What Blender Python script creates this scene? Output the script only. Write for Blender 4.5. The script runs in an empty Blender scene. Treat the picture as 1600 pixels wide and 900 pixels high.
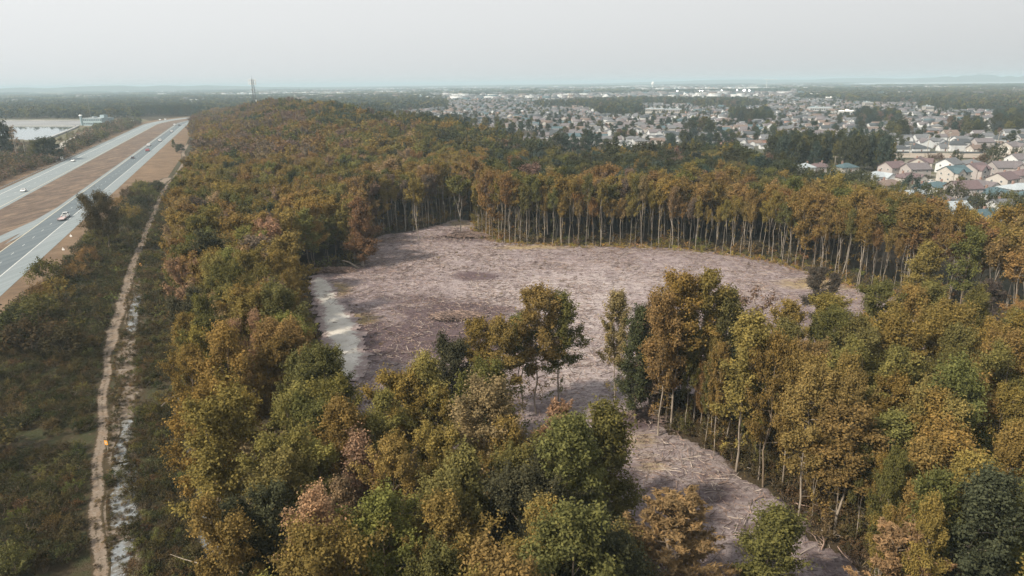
import bpy, math, random
import numpy as np
from mathutils import Vector, Matrix
S = bpy.context.scene
C = S.collection
R = math.radians

# ---------------------------------------------------------------- camera
H = 46.0
F = 24.0/36.0*1600
ROLL = math.atan(18/1600.0)
PITCH = math.atan((450-130)/F)
cd = bpy.data.cameras.new('camera'); cam = bpy.data.objects.new('camera', cd); C.objects.link(cam)
cd.lens = 24; cd.sensor_width = 36; cd.clip_start = 0.5; cd.clip_end = 60000
fw = np.array([0, math.cos(PITCH), -math.sin(PITCH)]); rt0 = np.array([1., 0, 0]); up0 = np.cross(rt0, fw)
# horizon rises to the right in the picture: the camera is rolled clockwise
rt = rt0*math.cos(ROLL) - up0*math.sin(ROLL); up = np.cross(rt, fw)
m = Matrix.Identity(4)
for i in range(3):
    m[i][0], m[i][1], m[i][2] = rt[i], up[i], -fw[i]
m[2][3] = H
cam.matrix_world = m
S.camera = cam

# ---------------------------------------------------------------- light
SUN_EL, SUN_AZ = 42.0, 238.0      # degrees; azimuth clockwise from +Y (view direction)
w = bpy.data.worlds.new('World'); S.world = w; w.use_nodes = True
nt = w.node_tree; nt.nodes.clear()
sky = nt.nodes.new('ShaderNodeTexSky'); sky.sky_type = 'NISHITA'; sky.sun_disc = False
sky.sun_elevation = R(SUN_EL); sky.sun_rotation = R(SUN_AZ); sky.air_density = 1.2; sky.dust_density = 4.0; sky.ozone_density = 1.0
hs = nt.nodes.new('ShaderNodeHueSaturation'); hs.inputs['Saturation'].default_value = 0.08
mixw = nt.nodes.new('ShaderNodeMix'); mixw.data_type = 'RGBA'; mixw.inputs[0].default_value = 0.72
tc = nt.nodes.new('ShaderNodeTexCoord'); sp = nt.nodes.new('ShaderNodeSeparateXYZ')
cr = nt.nodes.new('ShaderNodeValToRGB')
cr.color_ramp.elements[0].position = 0.0; cr.color_ramp.elements[0].color = (8.2, 8.35, 8.45, 1)
cr.color_ramp.elements[1].position = 0.55; cr.color_ramp.elements[1].color = (10.3, 10.25, 10.1, 1)
lr = nt.nodes.new('ShaderNodeMapRange'); lr.inputs[1].default_value = -0.75; lr.inputs[2].default_value = 0.75
lr.inputs[3].default_value = 1.14; lr.inputs[4].default_value = 0.86
mul = nt.nodes.new('ShaderNodeVectorMath'); mul.operation = 'SCALE'
bg = nt.nodes.new('ShaderNodeBackground'); bg.inputs[1].default_value = 0.088
wo = nt.nodes.new('ShaderNodeOutputWorld')
L = nt.links.new
L(sky.outputs[0], hs.inputs['Color']); L(tc.outputs['Generated'], sp.inputs[0]); L(sp.outputs['Z'], cr.inputs[0])
L(sp.outputs['X'], lr.inputs[0]); L(cr.outputs[0], mul.inputs[0]); L(lr.outputs[0], mul.inputs['Scale'])
L(hs.outputs[0], mixw.inputs[6]); L(mul.outputs[0], mixw.inputs[7]); L(mixw.outputs[2], bg.inputs[0]); L(bg.outputs[0], wo.inputs[0])
w.cycles.sampling_method = 'MANUAL'; w.cycles.sample_map_resolution = 256
sd = bpy.data.lights.new('sun', 'SUN'); sd.energy = 4.9; sd.angle = R(4); sd.color = (1.0, 0.89, 0.72)
sun = bpy.data.objects.new('sun', sd); C.objects.link(sun)
sdir = Vector((math.sin(R(SUN_AZ))*math.cos(R(SUN_EL)), math.cos(R(SUN_AZ))*math.cos(R(SUN_EL)), math.sin(R(SUN_EL))))
sun.rotation_euler = sdir.to_track_quat('Z', 'Y').to_euler(); sun.location = (0, -40, 120)
vs = S.view_settings; vs.view_transform = 'Standard'; vs.look = 'None'; vs.gamma = 1; vs.use_curve_mapping = False
vs.exposure = 0.36
cy = S.cycles
cy.max_bounces = 5; cy.diffuse_bounces = 2; cy.glossy_bounces = 2; cy.transmission_bounces = 2; cy.volume_bounces = 0
cy.transparent_max_bounces = 6; cy.use_adaptive_sampling = True; cy.adaptive_threshold = 0.008
cy.use_denoising = True
try:
    cy.denoiser = 'OPENIMAGEDENOISE'; cy.denoising_prefilter = 'ACCURATE'
except Exception: pass
cy.sample_clamp_indirect = 4

# ---------------------------------------------------------------- picking points of the ground from the photograph
def ray(x, y):
    v = rt*((x-800)/F) + up*((450-y)/F) + fw
    return v
AZ1 = math.atan2(ray(462, 150)[0], ray(462, 150)[1]); AZ2 = math.atan2(ray(668, 180)[0], ray(668, 180)[1])
def terrain(x, y):
    x = np.asarray(x, float); y = np.asarray(y, float); z = 0*x
    for az, d, amp, sl, sa in ((AZ1, 790, 18.0, 98, 230), (AZ2, 570, 7.0, 75, 120)):
        al = x*math.sin(az)+y*math.cos(az)-d; la = x*math.cos(az)-y*math.sin(az)
        lat_ = x*math.cos(R(-21.5))-y*math.sin(R(-21.5)); k_ = np.clip((lat_+28)/70, 0, 1)
        z = z + k_*k_*(3-2*k_)*amp*1.06*np.maximum(0, np.exp(-0.5*(la/sl)**2-0.5*(al/sa)**2)-0.06)
    return z
def at(x, y, z=0.0):
    v = ray(x, y); t = (H-z)/-v[2]; return np.array([v[0]*t, v[1]*t])
def hit(x, y, h=0.0):                    # where the sight line meets the terrain raised by h
    v = ray(x, y); v = v/np.linalg.norm(v); t = 20.0
    while t < 30000:
        p = v*t
        if H+p[2] <= float(terrain(p[0], p[1]))+h: return np.array([p[0], p[1]])
        t += max(1.5, t*0.004)
    return np.array([p[0], p[1]])
def project(x, y, z):
    x, y, z = np.broadcast_arrays(np.asarray(x, float), np.asarray(y, float), np.asarray(z, float)-H); d = np.stack([x, y, z], -1)
    dz = d@fw
    return 800+F*(d@rt)/dz, 450-F*(d@up)/dz, dz
def inside(poly, x, y):
    x = np.asarray(x); y = np.asarray(y); r = np.zeros(x.shape, bool); n = len(poly)
    for i in range(n):
        x0, y0 = poly[i]; x1, y1 = poly[(i+1) % n]
        c = ((y0 > y) != (y1 > y))
        with np.errstate(divide='ignore', invalid='ignore'):
            r ^= c & (x < (x1-x0)*(y-y0)/(y1-y0+1e-12)+x0)
    return r
def dist_poly(poly, x, y, closed=True):
    x = np.asarray(x, float); y = np.asarray(y, float); best = np.full(x.shape, 1e9); n = len(poly)
    for i in range(n if closed else n-1):
        a = np.array(poly[i]); b = np.array(poly[(i+1) % n]); ab = b-a; l2 = ab@ab+1e-9
        t = np.clip(((x-a[0])*ab[0]+(y-a[1])*ab[1])/l2, 0, 1)
        best = np.minimum(best, np.hypot(x-a[0]-t*ab[0], y-a[1]-t*ab[1]))
    return best
def vnoise(x, y, s, seed=0):              # smooth value noise
    x = np.asarray(x, float)/s+seed*17.3; y = np.asarray(y, float)/s-seed*9.1
    xi = np.floor(x); yi = np.floor(y); fx = x-xi; fy = y-yi; fx = fx*fx*(3-2*fx); fy = fy*fy*(3-2*fy)
    def h(a, b):
        v = np.sin(a*127.1+b*311.7+seed*74.7)*43758.5453; return v-np.floor(v)
    return (h(xi, yi)*(1-fx)+h(xi+1, yi)*fx)*(1-fy)+(h(xi, yi+1)*(1-fx)+h(xi+1, yi+1)*fx)*fy

# ---------------------------------------------------------------- objects
def link(o, parent=None):
    C.objects.link(o)
    if parent: o.parent = parent
    return o
def tag(o, label=None, cat=None, group=None, kind=None):
    if label: o['label'] = label
    if cat: o['category'] = cat
    if group: o['group'] = group
    if kind: o['kind'] = kind
    return o
def empty(name, loc=(0, 0, 0), rz=0):
    o = bpy.data.objects.new(name, None); o.location = loc; o.rotation_euler = (0, 0, rz); o.empty_display_size = 0.3
    return link(o)
def meshobj(name, me, parent=None, mat=None):
    if mat is not None and not me.materials: me.materials.append(mat)
    return link(bpy.data.objects.new(name, me), parent)
def copy_tree(o, parent=None):
    c = o.copy(); C.objects.link(c); c.parent = parent
    for ch in o.children: copy_tree(ch, c)
    return c
class MB:                                 # collects shapes into one mesh
    def __init__(s): s.v = []; s.f = []; s.mi = []
    def add(s, v, f, mi=0):
        k = len(s.v); s.v += [tuple(p) for p in v]; s.f += [tuple(i+k for i in q) for q in f]; s.mi += [mi]*len(f); return s
    def box(s, x0, x1, y0, y1, z0, z1, mi=0):
        v = [(x, y, z) for z in (z0, z1) for y in (y0, y1) for x in (x0, x1)]
        return s.add(v, [(0, 2, 3, 1), (4, 5, 7, 6), (0, 1, 5, 4), (2, 6, 7, 3), (0, 4, 6, 2), (1, 3, 7, 5)], mi)
    def prism(s, outline, y0, y1, mi=0, axis='y'):   # outline in x,z
        n = len(outline)
        if axis == 'y': v = [(x, y0, z) for x, z in outline]+[(x, y1, z) for x, z in outline]
        else: v = [(y0, x, z) for x, z in outline]+[(y1, x, z) for x, z in outline]
        f = [tuple(range(n)), tuple(range(2*n-1, n-1, -1))]+[(i, i+n, (i+1) % n+n, (i+1) % n) for i in range(n)]
        return s.add(v, f, mi)
    def tube(s, pts, rad, n=6, mi=0, cap=True):
        pts = [np.array(p, float) for p in pts]; v = []
        for i, p in enumerate(pts):
            d = pts[min(i+1, len(pts)-1)]-pts[max(i-1, 0)]; d = d/(np.linalg.norm(d)+1e-9)
            a = np.array([1., 0, 0]) if abs(d[0]) < 0.8 else np.array([0, 1., 0])
            u = np.cross(d, a); u /= np.linalg.norm(u); q = np.cross(d, u)
            r = rad[i] if hasattr(rad, '__len__') else rad
            for j in range(n):
                t = 2*math.pi*j/n; v.append(p+r*(u*math.cos(t)+q*math.sin(t)))
        f = [(i*n+j, i*n+(j+1) % n, (i+1)*n+(j+1) % n, (i+1)*n+j) for i in range(len(pts)-1) for j in range(n)]
        if cap: f += [tuple(range(n-1, -1, -1)), tuple(range((len(pts)-1)*n, len(pts)*n))]
        return s.add(v, f, mi)
    def mesh(s, name, mats=(), smooth=False):
        me = bpy.data.meshes.new(name); me.from_pydata(s.v, [], s.f)
        for q in (mats if isinstance(mats, (list, tuple)) else [mats]): me.materials.append(q)
        if len(me.polygons): me.polygons.foreach_set('material_index', s.mi)
        if smooth: me.polygons.foreach_set('use_smooth', [True]*len(me.polygons))
        me.update(); return me
    def build(s, name, mats, parent=None, smooth=False): return link(bpy.data.objects.new(name, s.mesh(name, mats, smooth)), parent)

# ---------------------------------------------------------------- materials
def newmat(name):
    m = bpy.data.materials.new(name); m.use_nodes = True; return m, m.node_tree, m.node_tree.nodes['Principled BSDF']
def N(nt, t, **k):
    n = nt.nodes.new(t)
    for a, b in k.items(): setattr(n, a, b)
    return n
def mixc(nt, fac, a, b, mode='MIX'):
    n = N(nt, 'ShaderNodeMix', data_type='RGBA', blend_type=mode)
    for sock, val in ((n.inputs[0], fac), (n.inputs[6], a), (n.inputs[7], b)):
        if isinstance(val, (int, float)): sock.default_value = val
        elif isinstance(val, tuple): sock.default_value = (*val, 1) if len(val) == 3 else val
        else: nt.links.new(val, sock)
    return n.outputs[2]
def noise(nt, scale, detail=4, rough=0.6, stretch=None, obj=False, rot=0):
    g = N(nt, 'ShaderNodeNewGeometry'); v = g.outputs['Position']
    if obj: v = N(nt, 'ShaderNodeTexCoord').outputs['Object']
    if stretch:
        mp = N(nt, 'ShaderNodeMapping'); mp.inputs['Scale'].default_value = stretch; mp.inputs['Rotation'].default_value = (0, 0, rot)
        nt.links.new(v, mp.inputs[0]); v = mp.outputs[0]
    n = N(nt, 'ShaderNodeTexNoise'); n.inputs['Scale'].default_value = scale; n.inputs['Detail'].default_value = detail; n.inputs['Roughness'].default_value = rough
    nt.links.new(v, n.inputs['Vector']); return n.outputs['Fac']
def ramp(nt, fac, a, b, lo=0.0, hi=1.0):
    n = N(nt, 'ShaderNodeMapRange', interpolation_type='SMOOTHSTEP')
    n.inputs[1].default_value = a; n.inputs[2].default_value = b; n.inputs[3].default_value = lo; n.inputs[4].default_value = hi
    nt.links.new(fac, n.inputs[0]); return n.outputs[0]
def bump(nt, bs, h, strength, dist):
    b = N(nt, 'ShaderNodeBump'); b.inputs['Strength'].default_value = strength; b.inputs['Distance'].default_value = dist
    nt.links.new(h, b.inputs['Height']); nt.links.new(b.outputs[0], bs.inputs['Normal'])
def simple(name, col, rough=0.7, var=0.0, scale=3.0, metal=0.0, obj=True):
    m, nt, bs = newmat(name)
    bs.inputs['Roughness'].default_value = rough; bs.inputs['Metallic'].default_value = metal
    n = noise(nt, scale, 4, 0.6, obj=obj)
    c = mixc(nt, ramp(nt, n, 0.3, 0.7), tuple(x*(1-var) for x in col), tuple(min(1, x*(1+var)) for x in col))
    nt.links.new(c, bs.inputs['Base Color']); return m
def blend(name, cols, scales, rough=0.95, bumps=None, stretch=None, rot=0):
    # cols[0] base; each further colour laid over it through its own noise: (colour, scale, lo, hi, strength)
    m, nt, bs = newmat(name); bs.inputs['Roughness'].default_value = rough; bs.inputs['Specular IOR Level'].default_value = 0.15
    c = cols[0]
    for col, sc, lo, hi, st in cols[1:]:
        n = noise(nt, sc, 5, 0.65, stretch, rot=rot); c = mixc(nt, ramp(nt, n, lo, hi, 0, st), c, col)
    nt.links.new(c, bs.inputs['Base Color'])
    if bumps: bump(nt, bs, noise(nt, bumps[0], 4, 0.7), bumps[1], bumps[2])
    return m
def foliage_mat(name):
    m, nt, bs = newmat(name); nt.nodes.remove(bs); out = nt.nodes['Material Output']
    a = N(nt, 'ShaderNodeAttribute', attribute_type='INSTANCER', attribute_name='tint')
    v = N(nt, 'ShaderNodeAttribute', attribute_type='GEOMETRY', attribute_name='lv')
    f = ramp(nt, v.outputs['Fac'], 0, 1, 0.62, 1.42)
    sc = N(nt, 'ShaderNodeVectorMath', operation='SCALE'); nt.links.new(a.outputs['Color'], sc.inputs[0]); nt.links.new(f, sc.inputs['Scale'])
    warm = mixc(nt, ramp(nt, v.outputs['Fac'], 0.55, 1.0, 0, 0.35), sc.outputs[0], (1.25, 1.0, 0.7, 1), 'MULTIPLY')
    d = N(nt, 'ShaderNodeBsdfDiffuse'); t = N(nt, 'ShaderNodeBsdfTranslucent'); mx = N(nt, 'ShaderNodeMixShader'); mx.inputs[0].default_value = 0.28
    nt.links.new(warm, d.inputs[0]); nt.links.new(warm, t.inputs[0]); nt.links.new(d.outputs[0], mx.inputs[1]); nt.links.new(t.outputs[0], mx.inputs[2])
    nt.links.new(mx.outputs[0], out.inputs[0]); return m
M = {}
M['leaf'] = foliage_mat('foliage')
def bark(name, col, dark):
    return blend(name, [col, (dark, 1.6, 0.45, 0.62, 0.8), (tuple(x*1.5 for x in col), 5, 0.55, 0.7, 0.5)], None, 0.95, stretch=(3, 3, 0.6))
M['bark'] = bark('bark', (0.20, 0.155, 0.115), (0.09, 0.07, 0.05))
M['pale_bark'] = bark('pale_bark', (0.30, 0.255, 0.21), (0.15, 0.12, 0.09))
M['lit_bark'] = bark('lit_pale_bark', (0.31, 0.275, 0.235), (0.16, 0.13, 0.105))  # pale bark, made lighter to hold the light on the edge trunks
M['dead_bark'] = bark('dead_bark', (0.36, 0.30, 0.26), (0.2, 0.16, 0.13))

# ---------------------------------------------------------------- trees (meshes are built once, in metres, trunk base at the origin)
def unit(v): return v/(np.linalg.norm(v)+1e-9)
def leaves_mesh(name, cen, nor, size, lv, aspect=0.62, direct=None, mat=None):
    n = len(cen); cen = np.asarray(cen); nor = np.asarray(nor); nor = nor/(np.linalg.norm(nor, axis=1, keepdims=True)+1e-9)
    rr = np.random.RandomState(n)
    ref = rr.normal(size=(n, 3)) if direct is None else np.asarray(direct)
    t = ref-(ref*nor).sum(1, keepdims=True)*nor; t /= (np.linalg.norm(t, axis=1, keepdims=True)+1e-9); b = np.cross(nor, t)
    s = np.asarray(size)[:, None]
    v = np.stack([cen-t*s, cen+b*s*aspect+nor*s*0.15, cen+t*s, cen-b*s*aspect+nor*s*0.15], 1).reshape(-1, 3)
    me = bpy.data.meshes.new(name)
    me.vertices.add(4*n); me.vertices.foreach_set('co', v.ravel().astype(np.float32))
    me.loops.add(4*n); me.loops.foreach_set('vertex_index', np.arange(4*n, dtype=np.int32))
    me.polygons.add(n); me.polygons.foreach_set('loop_start', np.arange(0, 4*n, 4, dtype=np.int32)); me.polygons.foreach_set('loop_total', np.full(n, 4, np.int32))
    me.update(calc_edges=True)
    at_ = me.attributes.new('lv', 'FLOAT', 'FACE'); at_.data.foreach_set('value', np.asarray(lv, np.float32))
    me.materials.append(mat or M['leaf']); return me

def skeleton(rg, h, cb, spread, nl, fork=0, lean=0.0, up=0.75, subs=4, r0=None, top_frac=0.93, wob=0.25):
    r0 = r0 or 0.0085*h+0.015; B = []; tips = []
    la = rg.uniform(0, 6.28); lv = np.array([math.cos(la), math.sin(la), 0])*lean*h
    def path(p0, p1, n, wobble, sag=0.0):
        ps = [p0+(p1-p0)*t+rg.normal(size=3)*wobble*math.sin(math.pi*t)+np.array([0, 0, sag*math.sin(math.pi*t)]) for t in np.linspace(0, 1, n)]
        return ps
    trunk = path(np.zeros(3), np.array([0, 0, h*top_frac])+lv, 7, wob); lead = [(trunk, r0)]
    B.append((trunk, np.linspace(r0, r0*0.22, 7), 7))
    for k in range(fork):
        i = 2+(k % 3); p = trunk[i]; a = rg.uniform(0, 6.28) if k == 0 else a+2.2+rg.uniform(-.5, .5)
        q = np.array([math.cos(a)*spread*0.55, math.sin(a)*spread*0.55, h*rg.uniform(0.78, 0.95)])+lv
        ps = path(p, q, 6, 0.2, sag=-0.3); B.append((ps, np.linspace(r0*0.6, r0*0.15, 6), 6)); lead.append((ps, r0*.6))
    ga = rg.uniform(0, 6.28)
    for k in range(nl):
        ps, rr = lead[k % len(lead)] if fork else lead[0]
        f = (k+0.5)/nl; z = h*(cb+(0.97-cb)*f*0.97); zs = np.array([p[2] for p in ps]); z = min(max(z, zs[0]+0.1), zs[-1])
        o = np.array([np.interp(z, zs, [p[j] for p in ps]) for j in range(3)])
        ga += 2.399+rg.uniform(-.4, .4); prof = math.sqrt(max(0.12, 1-((f-0.38)/0.66)**2))
        Ln = spread*prof*rg.uniform(0.55, 1.25)*(0.75 if fork else 1)
        el = 0.15+up*f+rg.uniform(-.15, .2)
        d = np.array([math.cos(ga)*math.cos(el), math.sin(ga)*math.cos(el), math.sin(el)])
        e = o+d*Ln; lp = path(o, e, 4, 0.12*Ln*0.4, sag=-0.05*Ln)
        rb = max(0.03, rr*(0.5-0.3*f)); B.append((lp, np.linspace(rb, rb*0.25, 4), 5)); tips.append((e, d))
        for t_ in (0.5, 0.78):
            if t_*Ln > 0.8: tips.append((o+(e-o)*t_+rg.normal(size=3)*0.25, d))
        for s in range(subs):
            t = rg.uniform(0.35, 0.95); b = lp[0]+(lp[-1]-lp[0])*t
            d2 = unit(d+rg.normal(size=3)*0.75+np.array([0, 0, 0.25])); e2 = b+d2*Ln*rg.uniform(0.22, 0.42)
            B.append(([b, (b+e2)/2+rg.normal(size=3)*.05, e2], [rb*.4, rb*.25, rb*.1], 4)); tips.append((e2, d2))
    tips.append((trunk[-1]+np.array([0, 0, 0.2]), np.array([0, 0, 1.])))
    return B, tips
def trunk_mesh(name, B, mat):
    mb = MB()
    for ps, r, n in B: mb.tube(ps, r, n, cap=False)
    return mb.mesh(name, mat, smooth=True)
def clumps(rg, tips, per, cr, leaf, tall=1.0, drop=0.0):
    cs, ns, sz, lv = [], [], [], []
    for p, d in tips:
        if rg.rand() < drop: continue
        k = max(3, int(per*rg.uniform(0.6, 1.35))); r = cr*rg.uniform(0.65, 1.25)
        q = rg.normal(size=(k, 3)); q /= np.linalg.norm(q, axis=1, keepdims=True); q[:, 2] = np.abs(q[:, 2])*0.9+rg.uniform(-.45, .1, k)
        rad = r*rg.uniform(0.2, 1.2, k)[:, None]; ax = unit(d*0.7+np.array([0, 0, .5])+rg.normal(size=3)*.3); off = q*rad*np.array([.85, .85, 0.66*tall])+ax*(rg.normal(size=k)*cr*0.6)[:, None]
        cs.append(p+off); ns.append(q*0.8+rg.normal(size=(k, 3))*0.55+np.array([0, 0, 0.45])); sz.append(leaf*rg.uniform(0.6, 1.3, k))
        lv.append(np.clip(0.25+0.5*rg.rand()+rg.normal(size=k)*0.14, 0, 1))
    return np.concatenate(cs), np.concatenate(ns), np.concatenate(sz), np.concatenate(lv)
VAR = {}          # kind -> list of (trunk mesh, crown mesh, height)
def add_variant(kind, B, tips, h, per, cr, leaf, bark, tall=1.0, drop=0.0, rg=None, extra=None):
    i = len(VAR.get(kind, []))
    tm = trunk_mesh(kind+'_trunk', B, M[bark])
    cm = None
    if per:
        c, n, s, l = clumps(rg, tips, per, cr, leaf, tall, drop)
        if extra is not None:
            c2, n2, s2, l2 = extra; c = np.concatenate([c, c2]); n = np.concatenate([n, n2]); s = np.concatenate([s, s2]); l = np.concatenate([l, l2])
        cm = leaves_mesh(kind+'_crown', c, n, s, l)
    VAR.setdefault(kind, []).append((tm, cm, h))
RT = {'mid_edge': 0.12, 'near_slender': 0.115}
def lod(rg, nv, kind, h, cb, spread, nl, subs, per, cr, leaf, bark='bark', fork=(0,), lean=0.02, up=0.75, tall=1.0, drop=0.0, low=0):
    for i in range(nv):
        hh = h*rg.uniform(.93, 1.07)
        B, tips = skeleton(rg, hh, cb*rg.uniform(.9, 1.1), spread*rg.uniform(.85, 1.15), nl, fork[i % len(fork)], lean, up, subs, r0=RT.get(kind))
        ex = None
        if low:           # thin leafy twigs down the bare trunk
            lt = []
            for k in range(low):
                z = rg.uniform(0.15, cb)*hh; a = rg.uniform(0, 6.28); l = rg.uniform(0.5, 1.7); e = np.array([math.cos(a)*l, math.sin(a)*l, z+rg.uniform(-.1, .4)])
                B.append(([np.array([0, 0, z]), e], [.03, .012], 3)); lt.append((e, unit(e)))
            ex = clumps(rg, lt, max(3, per//3), cr*0.75, leaf)
        add_variant(kind, B, tips, hh, per, cr, leaf, bark, tall, drop, rg, ex)
rg = np.random.RandomState(5)
lod(rg, 6, 'near_broad', 16, 0.30, 4.3, 26, 5, 135, 0.8, 0.12, fork=(0, 2, 1), up=0.95, tall=1.25)
lod(rg, 4, 'near_spray', 16, 0.28, 4.0, 30, 5, 105, 0.62, 0.115, fork=(1, 0, 2), up=1.15, tall=1.7)
lod(rg, 5, 'near_slender', 17, 0.40, 2.5, 27, 4, 100, 0.66, 0.12, bark='pale_bark', fork=(0, 0, 1), up=0.8, tall=1.5, low=9)
lod(rg, 1, 'lone_tree', 16, 0.30, 5.6, 38, 6, 75, 1.0, 0.15, up=.8, tall=1.0, fork=(2,))
lod(rg, 2, 'near_column', 13, 0.12, 2.0, 26, 3, 135, 0.75, 0.115, up=1.1, tall=1.5)
lod(rg, 5, 'mid_broad', 16, 0.33, 4.2, 18, 4, 64, 0.95, 0.20, fork=(0, 2, 1), up=0.9, tall=1.1)
lod(rg, 6, 'mid_edge', 18.5, 0.69, 3.0, 15, 4, 50, 0.85, 0.19, bark='lit_bark', fork=(0, 1, 2, 0), up=1.1, low=5, lean=0.05)
lod(rg, 4, 'far_broad', 15, 0.25, 4.6, 13, 3, 22, 1.15, 0.38, up=0.8)
lod(rg, 3, 'tiny_tree', 12, 0.12, 4.4, 7, 2, 9, 1.6, 0.95, up=0.7)
lod(rg, 3, 'thin_tree', 17, 0.35, 3.6, 16, 4, 16, 0.7, 0.2, bark='dead_bark', fork=(1, 2), up=1.0, drop=0.35)
lod(rg, 3, 'dead', 14, 0.35, 3.0, 15, 5, 0, 0, 0, bark='dead_bark', fork=(1, 0, 2), up=1.0)
def pine(rg, kind, h, spread, cb, per, leaf, whorls):
    B = []; tr = [np.array([rg.normal()*.08*i, rg.normal()*.08*i, h*i/6.]) for i in range(7)]; B.append((tr, np.linspace(0.24, 0.04, 7), 7)); tips = []; cs, ns, sz, lv, dr = [], [], [], [], []
    for k in range(whorls):
        f = k/(whorls-1.0); z = h*(cb+(0.98-cb)*f); nb = rg.randint(4, 6); a0 = rg.uniform(0, 6.28)
        for j in range(nb):
            a = a0+6.283*j/nb+rg.uniform(-.3, .3); Ln = spread*(math.sqrt(max(0.04, 1-f))*0.95+0.1)*rg.uniform(.65, 1.15); el = 0.12+0.75*f+rg.uniform(-.1, .2)
            o = np.array([tr[0][0], 0, z]); o[:2] = [np.interp(z, [p[2] for p in tr], [p[q] for p in tr]) for q in (0, 1)]
            d = np.array([math.cos(a)*math.cos(el), math.sin(a)*math.cos(el), math.sin(el)]); e = o+d*Ln+np.array([0, 0, Ln*0.14])
            mid = (o+e)/2-np.array([0, 0, Ln*0.06]); B.append(([o, mid, e], [.06, .04, .015], 4))
            npl = max(4, int(Ln*4.2))
            for q in range(npl):
                t = 0.3+0.7*(q+rg.rand())/npl; p = (o*(1-t)**2+2*mid*t*(1-t)+e*t*t)
                side = unit(d+rg.normal(size=3)*np.array([.8, .8, .35])+np.array([0, 0, .3])); pl = rg.uniform(0.35, 0.8); base = 0.3+0.45*rg.rand()
                u = rg.rand(per); c = p+side*pl*u[:, None]+rg.normal(size=(per, 3))*0.09
                dirn = side*0.8+rg.normal(size=(per, 3))*0.55
                cs.append(c); dr.append(dirn); ns.append(rg.normal(size=(per, 3))+np.array([0, 0, .8])); sz.append(leaf*rg.uniform(.7, 1.3, per)); lv.append(np.clip(base+rg.normal(size=per)*.12, 0, 1))
    tm = trunk_mesh(kind+'_trunk', B, M['bark'])
    cm = leaves_mesh(kind+'_crown', np.concatenate(cs), np.concatenate(ns), np.concatenate(sz), np.concatenate(lv), aspect=0.28, direct=np.concatenate(dr))
    VAR.setdefault(kind, []).append((tm, cm, h))
for i in range(2): pine(rg, 'pine', 14, 4.3, 0.22, 26, 0.2, 15)
def shrub(rg, kind, h, r, ntip, per, cr, leaf):
    tips = []; B = []
    for k in range(ntip):
        a = rg.uniform(0, 6.28); q = math.sqrt(rg.rand()); z = h*(0.25+0.75*math.sqrt(max(0, 1-q*q)))*rg.uniform(.6, 1.1)
        e = np.array([math.cos(a)*q*r, math.sin(a)*q*r, z]); tips.append((e, unit(e)))
        if k < 9: B.append(([np.array([e[0]*.15, e[1]*.15, 0]), e*0.6+np.array([0, 0, .1*h]), e], [.035, .025, .01], 4))
    add_variant(kind, B, tips, h, per, cr, leaf, 'bark', 1.1, 0, rg)
lod(rg, 4, 'round_tree', 10, 0.13, 3.3, 20, 4, 26, .85, .27, up=.75, tall=1.1)
for i in range(4): shrub(rg, 'bush', 1.5, 1.25, 18, 40, 0.4, 0.085)
for i in range(3): shrub(rg, 'far_bush', 1.7, 1.4, 10, 14, 0.6, 0.2)
for i in range(3): shrub(rg, 'big_bush', 4.5, 2.8, 34, 60, 0.7, 0.15)

# colours of the foliage (base colours): name -> rgb
PAL = {'golden olive': (0.205, 0.150, 0.050), 'olive green': (0.120, 0.114, 0.042), 'yellow green': (0.175, 0.160, 0.054),
       'orange brown': (0.205, 0.135, 0.056), 'tan': (0.26, 0.18, 0.105), 'purplish brown': (0.155, 0.112, 0.085),
       'dusky brown': (0.088, 0.072, 0.062), 'dark green': (0.062, 0.066, 0.036), 'bluish green': (0.052, 0.070, 0.055), 'rusty': (0.19, 0.115, 0.06), 'amber': (0.225, 0.160, 0.082)}
def jit(rg, col, a=0.16):
    b = 1+rg.uniform(-a, a); return [max(0.004, c*b*(1+rg.uniform(-a, a)*0.45)) for c in col]
def make_tree(name, kind, vi, loc, rz, sc, tint, label=None, group=None, cat='tree', part='crown'):
    tm, cm, h = VAR[kind][vi % len(VAR[kind])]
    e = empty(name, loc, rz); e.scale = sc if hasattr(sc, '__len__') else (sc, sc, sc)
    t = meshobj('trunk' if part == 'crown' else 'stem', tm, e)
    if cm is not None:
        c = meshobj(part, cm, e); c['tint'] = list(tint)
    if label: tag(e, label, cat, group)
    return e

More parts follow.
